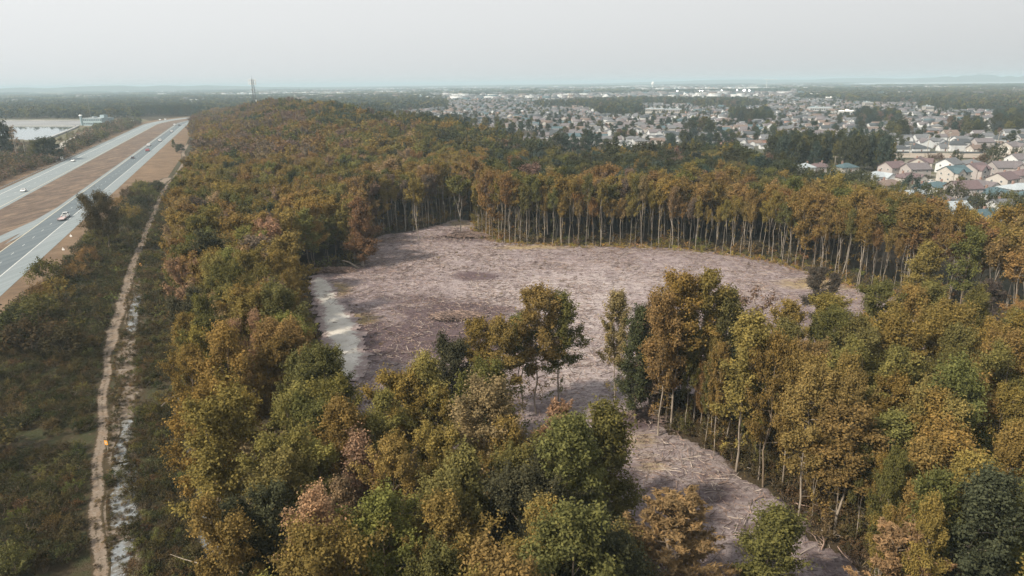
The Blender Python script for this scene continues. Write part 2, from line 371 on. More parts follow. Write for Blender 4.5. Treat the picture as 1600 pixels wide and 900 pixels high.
def scatter_object(name, pts, label, cat, kind='stuff'):
    """one object made of many copies: pts = list of (x,y,z,rz,sx,sz,kind,vi,tint); geometry nodes place the meshes"""
    kinds = []; key = {}
    for p in pts:
        k = (p[6], p[7] % len(VAR[p[6]]))
        if k not in key: key[k] = len(kinds); kinds.append(k)
    me = bpy.data.meshes.new(name); n = len(pts)
    me.vertices.add(n); me.vertices.foreach_set('co', np.array([p[:3] for p in pts], np.float32).ravel())
    def fa(nm, ty, arr, prop='value'):
        a = me.attributes.new(nm, ty, 'POINT'); a.data.foreach_set(prop, np.asarray(arr).ravel())
    fa('rotz', 'FLOAT_VECTOR', np.array([(0, 0, p[3]) for p in pts], np.float32), 'vector')
    fa('scl', 'FLOAT_VECTOR', np.array([(p[4], p[4], p[5]) for p in pts], np.float32), 'vector')
    fa('vidx', 'INT', np.array([key[(p[6], p[7] % len(VAR[p[6]]))] for p in pts], np.int32))
    fa('tint', 'FLOAT_COLOR', np.array([(*p[8][:3], 1) for p in pts], np.float32), 'color')
    o = link(bpy.data.objects.new(name, me)); tag(o, label, cat, None, kind)
    ng = bpy.data.node_groups.new(name+'_nodes', 'GeometryNodeTree')
    ng.interface.new_socket('Geometry', in_out='INPUT', socket_type='NodeSocketGeometry'); ng.interface.new_socket('Geometry', in_out='OUTPUT', socket_type='NodeSocketGeometry')
    gi = ng.nodes.new('NodeGroupInput'); go = ng.nodes.new('NodeGroupOutput'); jn = ng.nodes.new('GeometryNodeJoinGeometry')
    m2p = ng.nodes.new('GeometryNodeMeshToPoints'); iop = ng.nodes.new('GeometryNodeInstanceOnPoints'); l = ng.links.new
    l(gi.outputs[0], m2p.inputs[0]); l(m2p.outputs[0], iop.inputs['Points'])
    gs = []
    for k in kinds:
        tm, cm, h = VAR[k[0]][k[1]]
        if (k[0], k[1]) not in SRC:
            mb = MB(); so = bpy.data.objects.new('source_'+k[0], join_meshes(tm, cm)); SRC[(k[0], k[1])] = so
        oi = ng.nodes.new('GeometryNodeObjectInfo'); oi.inputs['Object'].default_value = SRC[(k[0], k[1])]; oi.transform_space = 'ORIGINAL'
        g2 = ng.nodes.new('GeometryNodeGeometryToInstance'); l(oi.outputs['Geometry'], g2.inputs[0]); gs.append(g2)
    for g2 in reversed(gs): l(g2.outputs[0], jn.inputs[0])
    l(jn.outputs[0], iop.inputs['Instance']); iop.inputs['Pick Instance'].default_value = True
    def na(nm, ty):
        q = ng.nodes.new('GeometryNodeInputNamedAttribute'); q.data_type = ty; q.inputs[0].default_value = nm; return q.outputs[0]
    l(na('vidx', 'INT'), iop.inputs['Instance Index'])
    er = ng.nodes.new('FunctionNodeEulerToRotation'); l(na('rotz', 'FLOAT_VECTOR'), er.inputs[0]); l(er.outputs[0], iop.inputs['Rotation'])
    l(na('scl', 'FLOAT_VECTOR'), iop.inputs['Scale']); l(iop.outputs[0], go.inputs[0])
    md = o.modifiers.new('scatter', 'NODES'); md.node_group = ng
    return o
SRC = {}
def join_meshes(a, b):                  # trunk + crown as one mesh with both materials
    me = bpy.data.meshes.new('joined')
    parts = [q for q in (a, b) if q is not None]; vs_, li, ls, lt, mi, lv = [], [], [], [], [], []; vo = lo = 0
    for k, q in enumerate(parts):
        nv, nl, npoly = len(q.vertices), len(q.loops), len(q.polygons)
        c = np.empty(nv*3, np.float32); q.vertices.foreach_get('co', c); vs_.append(c)
        i = np.empty(nl, np.int32); q.loops.foreach_get('vertex_index', i); li.append(i+vo)
        s = np.empty(npoly, np.int32); q.polygons.foreach_get('loop_start', s); ls.append(s+lo)
        t = np.empty(npoly, np.int32); q.polygons.foreach_get('loop_total', t); lt.append(t)
        x = np.zeros(npoly, np.int32)
        if len(q.materials) > 1: q.polygons.foreach_get('material_index', x)
        off = len(me.materials)
        for mt_ in q.materials: me.materials.append(mt_)
        mi.append(x+off); y = np.full(npoly, 0.5, np.float32)
        if 'lv' in q.attributes: q.attributes['lv'].data.foreach_get('value', y)
        lv.append(y); vo += nv; lo += nl
    me.vertices.add(vo); me.vertices.foreach_set('co', np.concatenate(vs_)); me.loops.add(lo); me.loops.foreach_set('vertex_index', np.concatenate(li))
    ls = np.concatenate(ls); me.polygons.add(len(ls)); me.polygons.foreach_set('loop_start', ls); me.polygons.foreach_set('loop_total', np.concatenate(lt))
    me.polygons.foreach_set('material_index', np.concatenate(mi)); me.update(calc_edges=True)
    a_ = me.attributes.new('lv', 'FLOAT', 'FACE'); a_.data.foreach_set('value', np.concatenate(lv)); return me

# ---------------------------------------------------------------- ground materials
M['ground'] = blend('forest_floor', [(0.04, 0.030, 0.019), ((0.065, 0.046, 0.028), 0.15, 0.4, 0.65, 1), ((0.03, 0.033, 0.018), 0.03, 0.45, 0.65, 0.8), ((0.10, 0.07, 0.042), 1.8, 0.55, 0.75, 0.6)], None, bumps=(2.0, 0.6, 0.4))
M['verge'] = blend('dry_grass', [(0.17, 0.118, 0.078), ((0.115, 0.078, 0.052), 0.12, 0.4, 0.58, 0.9), ((0.28, 0.19, 0.115), 0.06, 0.5, 0.75, 0.7), ((0.10, 0.075, 0.035), 0.9, 0.55, 0.7, 0.5), ((0.30, 0.21, 0.14), 4, 0.6, 0.75, 0.4)], None, bumps=(3.0, 0.7, 0.25), stretch=(1, 1, 1))
M['median'] = blend('median_grass', [(0.145, 0.108, 0.085), ((0.085, 0.062, 0.052), 1.0, 0.42, 0.58, 0.9), ((0.24, 0.175, 0.125), 0.6, 0.5, 0.65, 0.8), ((0.09, 0.068, 0.05), 4, 0.5, 0.62, 0.8)], None, bumps=(3.0, 0.7, 0.25), stretch=(0.35, 0.07, 1), rot=R(-21.5))
M['asphalt_dark'] = blend('worn_asphalt', [(0.095, 0.118, 0.135), ((0.125, 0.15, 0.165), 1.0, 0.4, 0.6, 0.9), ((0.10, 0.115, 0.13), 0.35, 0.5, 0.7, 0.7), ((0.2, 0.215, 0.225), 25, 0.5, 0.75, 0.35)], None, 0.8, stretch=(0.7, 0.02, 1), rot=R(-21.5))
M['asphalt_light'] = blend('pale_asphalt', [(0.175, 0.205, 0.22), ((0.215, 0.245, 0.26), 1.0, 0.4, 0.6, 0.8), ((0.165, 0.19, 0.205), 0.3, 0.55, 0.7, 0.6), ((0.29, 0.31, 0.32), 25, 0.5, 0.75, 0.3)], None, 0.85, stretch=(0.7, 0.03, 1), rot=R(-21.5))
M['paint'] = simple('road_paint', (0.5, 0.51, 0.5), 0.7, 0.12, 4)
M['yellow_paint'] = simple('yellow_road_paint', (0.42, 0.39, 0.30), 0.7, 0.12, 4)
M['trail'] = blend('trail_sand', [(0.20, 0.16, 0.12), ((0.22, 0.165, 0.12), 0.5, 0.45, 0.65, 0.9), ((0.34, 0.28, 0.22), 1.6, 0.5, 0.7, 0.7), ((0.13, 0.10, 0.065), 3, 0.62, 0.75, 0.7)], None, bumps=(5.0, 0.6, 0.15))
M['rock'] = blend('pale_rock', [(0.19, 0.205, 0.22), ((0.10, 0.09, 0.075), 0.6, 0.42, 0.56, 0.95), ((0.32, 0.345, 0.36), 2.5, 0.55, 0.7, 0.8), ((0.10, 0.09, 0.06), 1.1, 0.56, 0.66, 0.9)], None, bumps=(4.0, 0.7, 0.2))
M['scrubsoil'] = blend('scrub_soil', [(0.055, 0.042, 0.025), ((0.04, 0.045, 0.02), 0.3, 0.4, 0.6, 0.9), ((0.12, 0.085, 0.06), 0.9, 0.58, 0.72, 0.8)], None, bumps=(3, 0.7, 0.3))
M['scrubtrack'] = blend('dusty_scrub_track', [(0.13, 0.10, 0.075), ((0.20, 0.165, 0.135), 0.7, 0.45, 0.6, 0.9), ((0.06, 0.05, 0.03), 1.1, 0.5, 0.62, 0.9), ((0.3, 0.29, 0.28), 3, 0.6, 0.7, 0.6)], None, bumps=(4, .7, .2))
M['sand'] = blend('pale_sand', [(0.47, 0.46, 0.43), ((0.36, 0.33, 0.28), 0.5, 0.5, 0.68, 0.8), ((0.60, 0.58, 0.54), 0.16, 0.45, 0.65, 0.8)], None, bumps=(4, 0.4, 0.15))

# ---------------------------------------------------------------- ground sheet
def disc_ground():
    nr, na = 190, 300; rad = [0.0]+list(np.geomspace(4, 32000, nr)); v = [(0, 0, 0)]; f = []
    for r in rad[1:]:
        a = np.linspace(0, 2*np.pi, na, endpoint=False); x = r*np.cos(a); y = r*np.sin(a); z = terrain(x, y); v += list(zip(x, y, z))
    for i in range(na): f.append((0, 1+i, 1+(i+1) % na))
    for k in range(nr-1):
        b = 1+k*na
        for i in range(na): f.append((b+i, b+na+i, b+na+(i+1) % na, b+(i+1) % na))
    me = bpy.data.meshes.new('ground'); me.from_pydata(v, [], f); me.materials.append(M['ground']); me.polygons.foreach_set('use_smooth', [True]*len(f)); return me
tag(meshobj('ground', disc_ground()), kind='structure')
def sheet(name, poly, z, mat, lift=True):
    v = [(p[0], p[1], z+(float(terrain(p[0], p[1])) if lift else 0)) for p in poly]
    me = bpy.data.meshes.new(name); me.from_pydata(v, [], [tuple(range(len(v)))]); me.materials.append(mat); me.update()
    if me.polygons[0].normal.z < 0: me.flip_normals()
    return tag(meshobj(name, me), kind='structure')
def strip(name, left, right, z, mat, kind='structure', parent=None):
    n = len(left); v = [(p[0], p[1], z) for p in left]+[(p[0], p[1], z) for p in right]
    me = bpy.data.meshes.new(name); me.from_pydata(v, [], [(i, i+n, i+n+1, i+1) for i in range(n-1)]); me.materials.append(mat); me.update()
    o = meshobj(name, me, parent)
    if not parent: tag(o, kind=kind)
    return o
HA = R(-21.5); SS = list(range(-60, 961, 60))+list(range(980, 1500, 20))
HC = []; px_, py_, hd, last = -60*math.sin(HA), -60*math.cos(HA), HA, -60
for s in SS:
    while last < s:
        st = min(5, s-last); px_ += math.sin(hd)*st; py_ += math.cos(hd)*st; last += st
        hd = HA+max(0, last-985)/520.0
    HC.append((px_, py_, hd))
def hw(l0, l1=None):
    out = []
    for i, (x, y, h_) in enumerate(HC):
        l = l0 if l1 is None else l0+(l1-l0)*min(1, max(0, (SS[i]-250)/800.0)); out.append((x+math.cos(h_)*l, y-math.sin(h_)*l))
    return out
def hwp(s, l): return np.array([math.sin(HA)*s+math.cos(HA)*l, math.cos(HA)*s-math.sin(HA)*l])
strip('verge', hw(-124), hw(-34), 0.010, M['verge'])
strip('median', hw(-90), hw(-69.6), 0.016, M['median'])
strip('road', hw(-106, -109), hw(-90, -92), 0.05, M['asphalt_light'])
strip('road', hw(-70), hw(-54.8), 0.05, M['asphalt_light'])
strip('road_surface', hw(-68.3), hw(-60), 0.056, M['asphalt_dark'])
strip('edge_line', hw(-68.4), hw(-68.1), 0.062, M['yellow_paint']); strip('edge_line', hw(-60.2), hw(-59.95), 0.062, M['paint'])
strip('edge_line', hw(-102.6), hw(-102.3), 0.062, M['paint']); strip('edge_line', hw(-92.3), hw(-92.0), 0.062, M['yellow_paint'])
mb = MB()
for l in (-64.2, -97.4):
    for s in range(100, 980, 12):
        q = [hwp(s, l-.07), hwp(s, l+.07), hwp(s+3, l+.07), hwp(s+3, l-.07)]; mb.add([(p[0], p[1], 0.063) for p in q], [(0, 1, 2, 3)])
tag(mb.build('lane_marking', M['paint']), kind='structure')
# exit ramp joining the near carriageway from the left
rp = [at(*p) for p in [(-120, 420), (0, 369), (55, 344), (100, 318), (88, 331), (62, 349), (38, 362), (26, 367), (0, 380), (-120, 437)]]
sheet('ramp', rp, 0.044, M['asphalt_light'])
sheet('gore', [at(*p) for p in [(-60, 418), (0, 386), (38, 366), (30, 378), (0, 399), (-60, 445)]], 0.052, M['median'])

# ---------------------------------------------------------------- scrub corridor, trail
TR = [(120, 1500), (136, 1150), (150, 900), (151, 800), (155, 700), (160, 620), (175, 540), (190, 470), (205, 420), (222, 380), (240, 335), (255, 300), (272, 278), (290, 251)]
TRW = [at(*p) for p in TR]
def smooth_path(P, n=8):
    P = [np.array(p, float) for p in P]; out = []
    for i in range(len(P)-1):
        p0 = P[max(i-1, 0)]; p1 = P[i]; p2 = P[i+1]; p3 = P[min(i+2, len(P)-1)]
        for k in range(n):
            t = k/n; out.append(0.5*((2*p1)+(-p0+p2)*t+(2*p0-5*p1+4*p2-p3)*t*t+(-p0+3*p1-3*p2+p3)*t**3))
    return out+[P[-1]]
def soft(name, mat_cols, noise_cols, surround, ruts=0.0):
    m_, nt, bs = newmat(name); bs.inputs['Roughness'].default_value = .95; bs.inputs['Specular IOR Level'].default_value = .12; c = mat_cols
    for col, sc, lo, hi, st in noise_cols: c = mixc(nt, ramp(nt, noise(nt, sc, 5, .65), lo, hi, 0, st), c, col)
    a = N(nt, 'ShaderNodeAttribute', attribute_name='mid'); n = noise(nt, 1.3, 5, .75); n2 = noise(nt, 5.0, 3, .7)
    def mm(op, x, y):
        q = N(nt, 'ShaderNodeMath', operation=op)
        for k, v_ in enumerate((x, y)):
            if isinstance(v_, (int, float)): q.inputs[k].default_value = v_
            else: nt.links.new(v_, q.inputs[k])
        return q.outputs[0]
    f = mm('ADD', a.outputs['Fac'], mm('ADD', mm('MULTIPLY', mm('SUBTRACT', n, .5), 1.5), mm('MULTIPLY', mm('SUBTRACT', n2, .5), .7)))
    c = mixc(nt, ramp(nt, f, .28, .62), surround, c); nt.links.new(c, bs.inputs['Base Color']); bump(nt, bs, noise(nt, 4, 4, .7), .7, .2); return m_
M['trail'] = soft('trail_dirt', (0.19, 0.155, 0.125), [((0.19, 0.14, 0.10), .5, .45, .65, .9), ((0.27, 0.23, 0.19), 1.6, .5, .7, .7)], (0.058, 0.045, 0.027))
M['rock'] = soft('wet_pale_rock', (0.20, 0.22, 0.24), [((0.13, 0.12, 0.105), .6, .42, .56, .9), ((0.31, 0.335, 0.355), 2.5, .53, .68, .8)], (0.058, 0.045, 0.027))
M['scrubtrack'] = soft('dusty_scrub_track', (0.14, 0.11, 0.085), [((0.20, 0.17, 0.14), .7, .45, .6, .9), ((0.3, 0.3, 0.3), 3, .6, .7, .6)], (0.058, 0.045, 0.027))
def ribbon(name, path, wid, z, mat, seed=0, wob=0.25, kind='structure', rut=0.0):
    pr = smooth_path(path, 16); cols = [-1, -.72, -.42, 0, .42, .72, 1]; v = []; mid = []
    for i, p in enumerate(pr):
        d = pr[min(i+1, len(pr)-1)]-pr[max(i-1, 0)]; n = np.array([d[1], -d[0]])/(np.linalg.norm(d)+1e-9); ww = wid(i/len(pr)) if callable(wid) else wid
        sh = (float(vnoise(p[0], p[1], 7, seed))-.5)*wob*2.2; end = min(1, min(i, len(pr)-1-i)/3.0) if wob > .6 else 1
        for c_ in cols:
            q = p+n*(c_*ww*.74+sh); v.append((q[0], q[1], z)); mid.append(max(0, (1-abs(c_)**1.6)*end-(rut if c_ == 0 else 0)))
    k = len(cols); f = [(i*k+j, i*k+j+1, (i+1)*k+j+1, (i+1)*k+j) for i in range(len(pr)-1) for j in range(k-1)]
    me = bpy.data.meshes.new(name); me.from_pydata(v, [], f); me.materials.append(mat); me.update()
    a = me.attributes.new('mid', 'FLOAT', 'POINT'); a.data.foreach_set('value', np.array(mid, np.float32)); return tag(meshobj(name, me), kind=kind)
cor = [at(*p) for p in [(-500, 1500), (-200, 900), (-60, 545), (0, 500), (60, 455), (115, 400), (150, 355), (190, 320), (215, 302), (250, 296), (272, 262), (284, 245), (292, 222), (300, 205), (320, 205), (330, 300), (330, 420), (350, 600), (400, 900), (520, 1500)]]
sheet('scrub_ground', cor, 0.022, M['scrubsoil'])
ribbon('trail', TRW, lambda t: 1.15 if t < .45 else 1.9, 0.05, M['trail'], 1, 0.45, rut=.5)
RK = [(212, 430), (213, 470), (205, 520), (202, 575), (197, 640), (190, 720), (188, 790), (186, 900), (180, 1100)]
for k_, (pl_, wd_) in enumerate([([(213, 455), (212, 490), (207, 520)], 1.7), ([(196, 655), (193, 690), (190, 725)], 1.3), ([(192, 722), (189, 760), (187, 800), (190, 825)], 2.4), ([(186, 845), (184, 880), (180, 960)], 1.8),
                            ([(292, 612), (286, 630), (288, 648)], 2.2), ([(300, 700), (316, 750), (320, 775)], 1.6), ([(322, 790), (330, 840), (338, 870)], 2.6)]):
    ribbon('rocky_patch', [at(*p) for p in pl_], wd_, 0.04, M['rock'], 4+k_, 0.9)
ribbon('dusty_track', [at(*p) for p in RK], 2.6, 0.034, M['scrubtrack'], 3, 0.8)
ribbon('trail', [at(*p) for p in [(290, 251), (286, 240), (292, 228), (300, 222), (312, 218)]], 2.0, 0.05, M['trail'], 5, 0.3)
ribbon('trail', [at(*p) for p in [(225, 345), (235, 315), (243, 295), (258, 281), (270, 278)]], 4.5, 0.045, M['trail'], 8, 1.0)

# ---------------------------------------------------------------- clearing
CLI = [(484, 436), (500, 425), (560, 412), (574, 392), (578, 374), (600, 367), (645, 361), (690, 350), (700, 343), (742, 343), (748, 366), (800, 380), (880, 384), (960, 384), (1060, 389), (1150, 398), (1220, 411), (1290, 433), (1350, 452), (1440, 470), (1500, 500), (1560, 560),
       (1560, 600), (1250, 610), (1060, 625), (1010, 640), (1048, 668), (1108, 700), (1196, 762), (1284, 830), (1370, 915), (1560, 1300), (1090, 1300), (1010, 905), (930, 800), (880, 760), (780, 735), (650, 735), (560, 700), (520, 640), (498, 540), (484, 480)]
CL = [at(*p) for p in CLI]
def clearing():
    P = np.array(CL); x0, y0 = P.min(0); x1, y1 = P.max(0); st = 0.9
    xs = np.arange(x0-2, x1+2, st); ys = np.arange(y0-2, y1+2, st); X, Y = np.meshgrid(xs, ys)
    X = X+(vnoise(X, Y, 2, 5)-.5)*.4; Y = Y+(vnoise(X, Y, 2, 6)-.5)*.4
    ins = inside(CL, X, Y); dd = dist_poly(CL, X, Y); sdn = np.where(ins, dd, -dd)+(vnoise(X, Y, 3.0, 1)-.5)*3.0+(vnoise(X, Y, 1.0, 2)-.5)*1.4
    Z = 0.03+0.35*vnoise(X, Y, 9, 3)**2+0.22*vnoise(X, Y, 2.4, 4)**2+0.14*vnoise(X, Y, 1.1, 7)
    Z = np.where(sdn > 0, Z*np.clip(sdn/2.5, 0.08, 1), 0.02)
    keep = sdn > 0; idx = -np.ones(X.shape, int); ny, nx = X.shape
    fk = keep[:-1, :-1] & keep[1:, :-1] & keep[:-1, 1:] & keep[1:, 1:]
    use = np.zeros(X.shape, bool)
    for a, b in ((0, 0), (1, 0), (0, 1), (1, 1)): use[a:ny-1+a, b:nx-1+b] |= fk
    idx[use] = np.arange(use.sum()); v = np.stack([X[use], Y[use], Z[use]], 1)
    I, J = np.nonzero(fk); f = np.stack([idx[I, J], idx[I, J+1], idx[I+1, J+1], idx[I+1, J]], 1)
    me = bpy.data.meshes.new('clearing'); me.from_pydata(v.tolist(), [], f.tolist())
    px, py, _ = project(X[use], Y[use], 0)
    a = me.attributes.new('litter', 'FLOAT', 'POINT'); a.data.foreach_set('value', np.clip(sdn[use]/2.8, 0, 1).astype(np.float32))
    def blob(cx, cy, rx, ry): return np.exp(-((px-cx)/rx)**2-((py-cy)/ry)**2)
    dark = blob(640, 530, 170, 34)+blob(720, 500, 80, 28)*.9+blob(745, 432, 50, 9)*.9+blob(600, 470, 70, 14)*.5+blob(720, 375, 60, 12)*.8+blob(1040, 700, 90, 60)*.15+blob(1150, 800, 110, 60)*.2+blob(540, 420, 40, 8)+blob(1010, 655, 60, 25)*.7+blob(1250, 850, 120, 60)*.2  # dark slash patches; those at left also hold the woods' shadow in colour
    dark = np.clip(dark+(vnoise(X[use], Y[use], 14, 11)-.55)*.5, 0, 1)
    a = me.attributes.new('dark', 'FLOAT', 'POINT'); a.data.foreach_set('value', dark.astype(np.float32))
    pale = np.clip(blob(840, 470, 160, 40)*.8+blob(900, 560, 80, 80)+blob(700, 400, 140, 25)*.35+blob(1000, 440, 220, 30)*.5+blob(720, 352, 40, 5)+blob(1060, 700, 80, 60)*.55+blob(1180, 800, 90, 60)*.6, 0, 1)  # pale patches; last two lighten the strip's colour against the woods' cast shade
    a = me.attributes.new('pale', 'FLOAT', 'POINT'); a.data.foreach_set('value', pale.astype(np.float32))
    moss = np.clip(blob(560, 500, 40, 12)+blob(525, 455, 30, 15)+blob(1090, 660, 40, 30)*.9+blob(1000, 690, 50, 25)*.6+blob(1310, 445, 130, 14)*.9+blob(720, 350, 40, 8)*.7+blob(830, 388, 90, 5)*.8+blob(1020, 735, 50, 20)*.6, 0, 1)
    a = me.attributes.new('moss', 'FLOAT', 'POINT'); a.data.foreach_set('value', moss.astype(np.float32))
    me.polygons.foreach_set('use_smooth', [True]*len(f))
    return me
mt, nt_, bs = newmat('mulched_slash'); bs.inputs['Roughness'].default_value = 0.95; bs.inputs['Specular IOR Level'].default_value = 0.1
def attr(n): 
    q = N(nt_, 'ShaderNodeAttribute', attribute_name=n); return q.outputs['Fac']
def mth(op, a, b):
    q = N(nt_, 'ShaderNodeMath', operation=op); 
    for i, v_ in enumerate((a, b)):
        if isinstance(v_, (int, float)): q.inputs[i].default_value = v_
        else: nt_.links.new(v_, q.inputs[i])
    return q.outputs[0]
n1 = noise(nt_, 0.35, 6, 0.75); n2 = noise(nt_, 2.2, 5, 0.8); n3 = noise(nt_, 7.0, 4, 0.8); n4 = noise(nt_, 0.9, 5, 0.75, stretch=(0.35, 1.6, 1)); n5 = noise(nt_, 0.12, 4, 0.7, stretch=(0.6, 1.5, 1))
c = mixc(nt_, ramp(nt_, n1, 0.44, 0.56), (0.200, 0.158, 0.165), (0.30, 0.25, 0.252))
c = mixc(nt_, mth('MULTIPLY', attr('pale'), ramp(nt_, n4, 0.38, 0.6)), c, (0.43, 0.38, 0.37))
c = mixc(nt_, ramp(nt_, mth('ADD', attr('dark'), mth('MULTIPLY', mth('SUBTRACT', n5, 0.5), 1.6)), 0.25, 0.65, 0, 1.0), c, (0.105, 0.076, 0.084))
c = mixc(nt_, ramp(nt_, n2, 0.49, 0.64, 0, 0.8), c, (0.10, 0.072, 0.072))
c = mixc(nt_, ramp(nt_, n3, 0.58, 0.72, 0, 0.6), c, (0.46, 0.41, 0.38))
c = mixc(nt_, ramp(nt_, mth('ADD', attr('moss'), mth('SUBTRACT', n4, 0.5)), 0.35, 0.8, 0, 0.75), c, (0.33, 0.25, 0.11))
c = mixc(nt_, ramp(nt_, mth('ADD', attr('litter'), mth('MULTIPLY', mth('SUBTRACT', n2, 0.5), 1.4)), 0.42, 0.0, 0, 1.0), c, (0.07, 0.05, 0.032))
nt_.links.new(c, bs.inputs['Base Color']); bump(nt_, bs, mth('ADD', n2, n3), 0.8, 0.25); M['slash'] = mt
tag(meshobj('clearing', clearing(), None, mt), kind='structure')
# pale sandy strip along the clearing's left side
sp_ = [at(*p) for p in [(482, 434), (505, 432), (528, 452), (544, 480), (559, 505), (572, 530), (580, 560), (560, 600), (520, 600), (505, 560), (500, 520), (492, 480), (482, 455)]]
def rough_sheet(name, poly, mat, z0, st=0.5):
    P = np.array(poly); x0, y0 = P.min(0); x1, y1 = P.max(0); X, Y = np.meshgrid(np.arange(x0-1, x1+1, st), np.arange(y0-1, y1+1, st))
    dd = dist_poly(poly, X, Y); sdn = np.where(inside(poly, X, Y), dd, -dd)+(vnoise(X, Y, 1.6, 1)-.5)*1.8+(vnoise(X, Y, .6, 2)-.5)*.8
    keep = sdn > -0.2; Z = z0+0.30*np.clip(sdn/4, -.7, 1)+0.3*vnoise(X, Y, 2.2, 8)+0.2*vnoise(X, Y, .9, 9); idx = -np.ones(X.shape, int); idx[keep] = np.arange(keep.sum()); midv = np.clip(sdn[keep]/3.2, 0, 1)
    I, J = np.nonzero(keep[:-1, :-1] & keep[1:, :-1] & keep[:-1, 1:] & keep[1:, 1:]); f = np.stack([idx[I, J], idx[I, J+1], idx[I+1, J+1], idx[I+1, J]], 1)
    me = bpy.data.meshes.new(name); me.from_pydata(np.stack([X[keep], Y[keep], Z[keep]], 1).tolist(), [], f.tolist()); me.materials.append(mat); me.polygons.foreach_set('use_smooth', [True]*len(f))
    a = me.attributes.new('mid', 'FLOAT', 'POINT'); a.data.foreach_set('value', midv.astype(np.float32))
    return tag(meshobj(name, me), kind='structure')
M['sand'] = soft('washed_sand', (0.44, 0.42, 0.385), [((0.33, .30, .26), .5, .5, .68, .8), ((0.55, .53, .5), .16, .45, .65, .8)], (0.25, 0.20, 0.195))
rough_sheet('sand', sp_, M['sand'], 0.2)

# ---------------------------------------------------------------- forest area
FI_base = [(430, 1500), (352, 1000), (340, 900), (326, 800), (312, 700), (300, 620), (290, 540), (282, 470), (280, 420), (285, 370), (296, 320), (312, 285), (322, 240)]
FT = [(300, 196), (300, 181), (340, 170), (400, 161), (480, 158), (540, 164), (575, 174), (620, 182), (660, 181), (700, 185), (750, 199), (790, 208), (850, 224), (905, 240), (955, 229), (1050, 226), (1150, 226), (1215, 243), (1270, 268), (1333, 273), (1370, 298), (1425, 323), (1500, 336), (1600, 350), (1800, 368)]
FOREST = [at(*p) for p in FI_base]+[hit(x, y, 15.5) for x, y in FT]+[at(1900, 560), at(2100, 900), at(1900, 1500)]
HERO = []
def top_at(px, py, h): return hit(px, py, h*0.97)
def ordinal(n):
    w_ = 'first second third fourth fifth sixth seventh eighth ninth tenth eleventh twelfth thirteenth fourteenth fifteenth sixteenth seventeenth eighteenth nineteenth twentieth'.split()
    return w_[n] if n < 20 else ['%dst', '%dnd', '%drd'][(n+1) % 10-1] % (n+1) if (n+1) % 10 in (1, 2, 3) and (n+1) % 100 not in (11, 12, 13) else '%dth' % (n+1)
# (px of the top, py of the top, height, kind, width scale, colour)
HT = [(1055, 800, 11.5, 'pine', 1.5, 'amber'), (1425, 832, 11.5, 'pine', 1.1, 'amber'), (868, 655, 14, 'pine', 1.0, 'tan'), (1285, 427, 12, 'near_spray', 1.5, 'dusky brown'), (1548, 442, 11, 'near_spray', 1.1, 'dusky brown'),
      (762, 632, 16, 'near_broad', 1.15, 'tan'), (838, 460, 19, 'near_slender', 1.1, 'golden olive'), (872, 466, 18, 'near_slender', 1.2, 'olive green'), (783, 505, 16, 'near_slender', 1.2, 'golden olive'), (815, 500, 15, 'near_slender', 1.2, 'olive green'), (745, 512, 15, 'near_slender', 1.0, 'golden olive'),
      (967, 464, 18, 'near_slender', 0.9, 'amber'), (1020, 484, 17, 'near_column', 1.2, 'purplish brown'), (1000, 500, 16, 'near_column', 1.0, 'dark green'), (1062, 440, 22, 'near_slender', 1.15, 'golden olive'), (1100, 437, 22, 'near_slender', 1.0, 'golden olive'), (1040, 470, 20, 'near_slender', 0.9, 'orange brown'),
      (1178, 452, 17, 'thin_tree', 1.1, 'purplish brown'), (1135, 462, 20, 'near_slender', 1.1, 'olive green'), (1172, 500, 20.5, 'near_slender', 1.2, 'golden olive'), (1215, 548, 18, 'near_broad', 0.8, 'golden olive'), (1275, 590, 17.4, 'near_slender', 1.0, 'golden olive'),
      (1397, 663, 13.5, 'near_slender', 1.15, 'yellow green'), (1332, 640, 15, 'near_slender', 1.35, 'orange brown'), (1238, 480, 17, 'near_slender', 1.1, 'golden olive'), (1252, 525, 16, 'dead', 0.9, None),
      (945, 655, 15, 'near_column', 1.35, 'olive green'), (1212, 812, 10.5, 'near_column', 1.4, 'olive green'), (440, 725, 15, 'near_spray', 1.15, 'yellow green'), (497, 708, 14, 'near_spray', 1.1, 'yellow green'), (562, 692, 14, 'near_column', 1.0, 'tan'), (532, 768, 12, 'near_column', 0.8, 'tan'),
      (690, 758, 15, 'near_spray', 1.0, 'yellow green'), (728, 722, 15, 'near_column', 1.1, 'yellow green'), (700, 792, 15, 'near_spray', 1.05, 'golden olive'), (815, 765, 14, 'near_broad', 1.1, 'dark green'), (858, 805, 11, 'near_column', 1.0, 'tan'), (655, 575, 16, 'near_broad', 1.0, 'yellow green'), (700, 543, 16, 'near_broad', 1.0, 'dark green'),
      (520, 640, 16, 'near_spray', 1.0, 'golden olive'), (595, 632, 15.5, 'near_spray', 1.0, 'yellow green'), (330, 470, 15, 'thin_tree', 1.0, 'tan'), (345, 585, 14, 'thin_tree', 1.1, 'golden olive'), (402, 672, 13, 'thin_tree', 1.1, 'tan'), (300, 440, 14, 'thin_tree', 1.0, 'tan'), (975, 840, 9, 'near_column', 1.2, 'yellow green'),
      (563, 320, 17, 'near_column', 1.5, 'rusty'), (650, 283, 19, 'mid_edge', 1.2, 'golden olive'), (716, 278, 19, 'mid_edge', 1.3, 'olive green'), (765, 250, 19, 'thin_tree', 1.2, 'orange brown'), (800, 248, 18, 'mid_broad', 1.1, 'rusty'), (1090, 278, 19, 'thin_tree', 1.3, 'purplish brown'),
      (1500, 690, 14, 'near_broad', 1.2, 'golden olive'), (1450, 384, 14, 'near_column', 1.4, 'golden olive'), (560, 830, 11, 'near_broad', .95, 'olive green'), (440, 455, 17, 'near_broad', 1.1, 'olive green'), (405, 452, 16, 'near_spray', 1.0, 'purplish brown')]
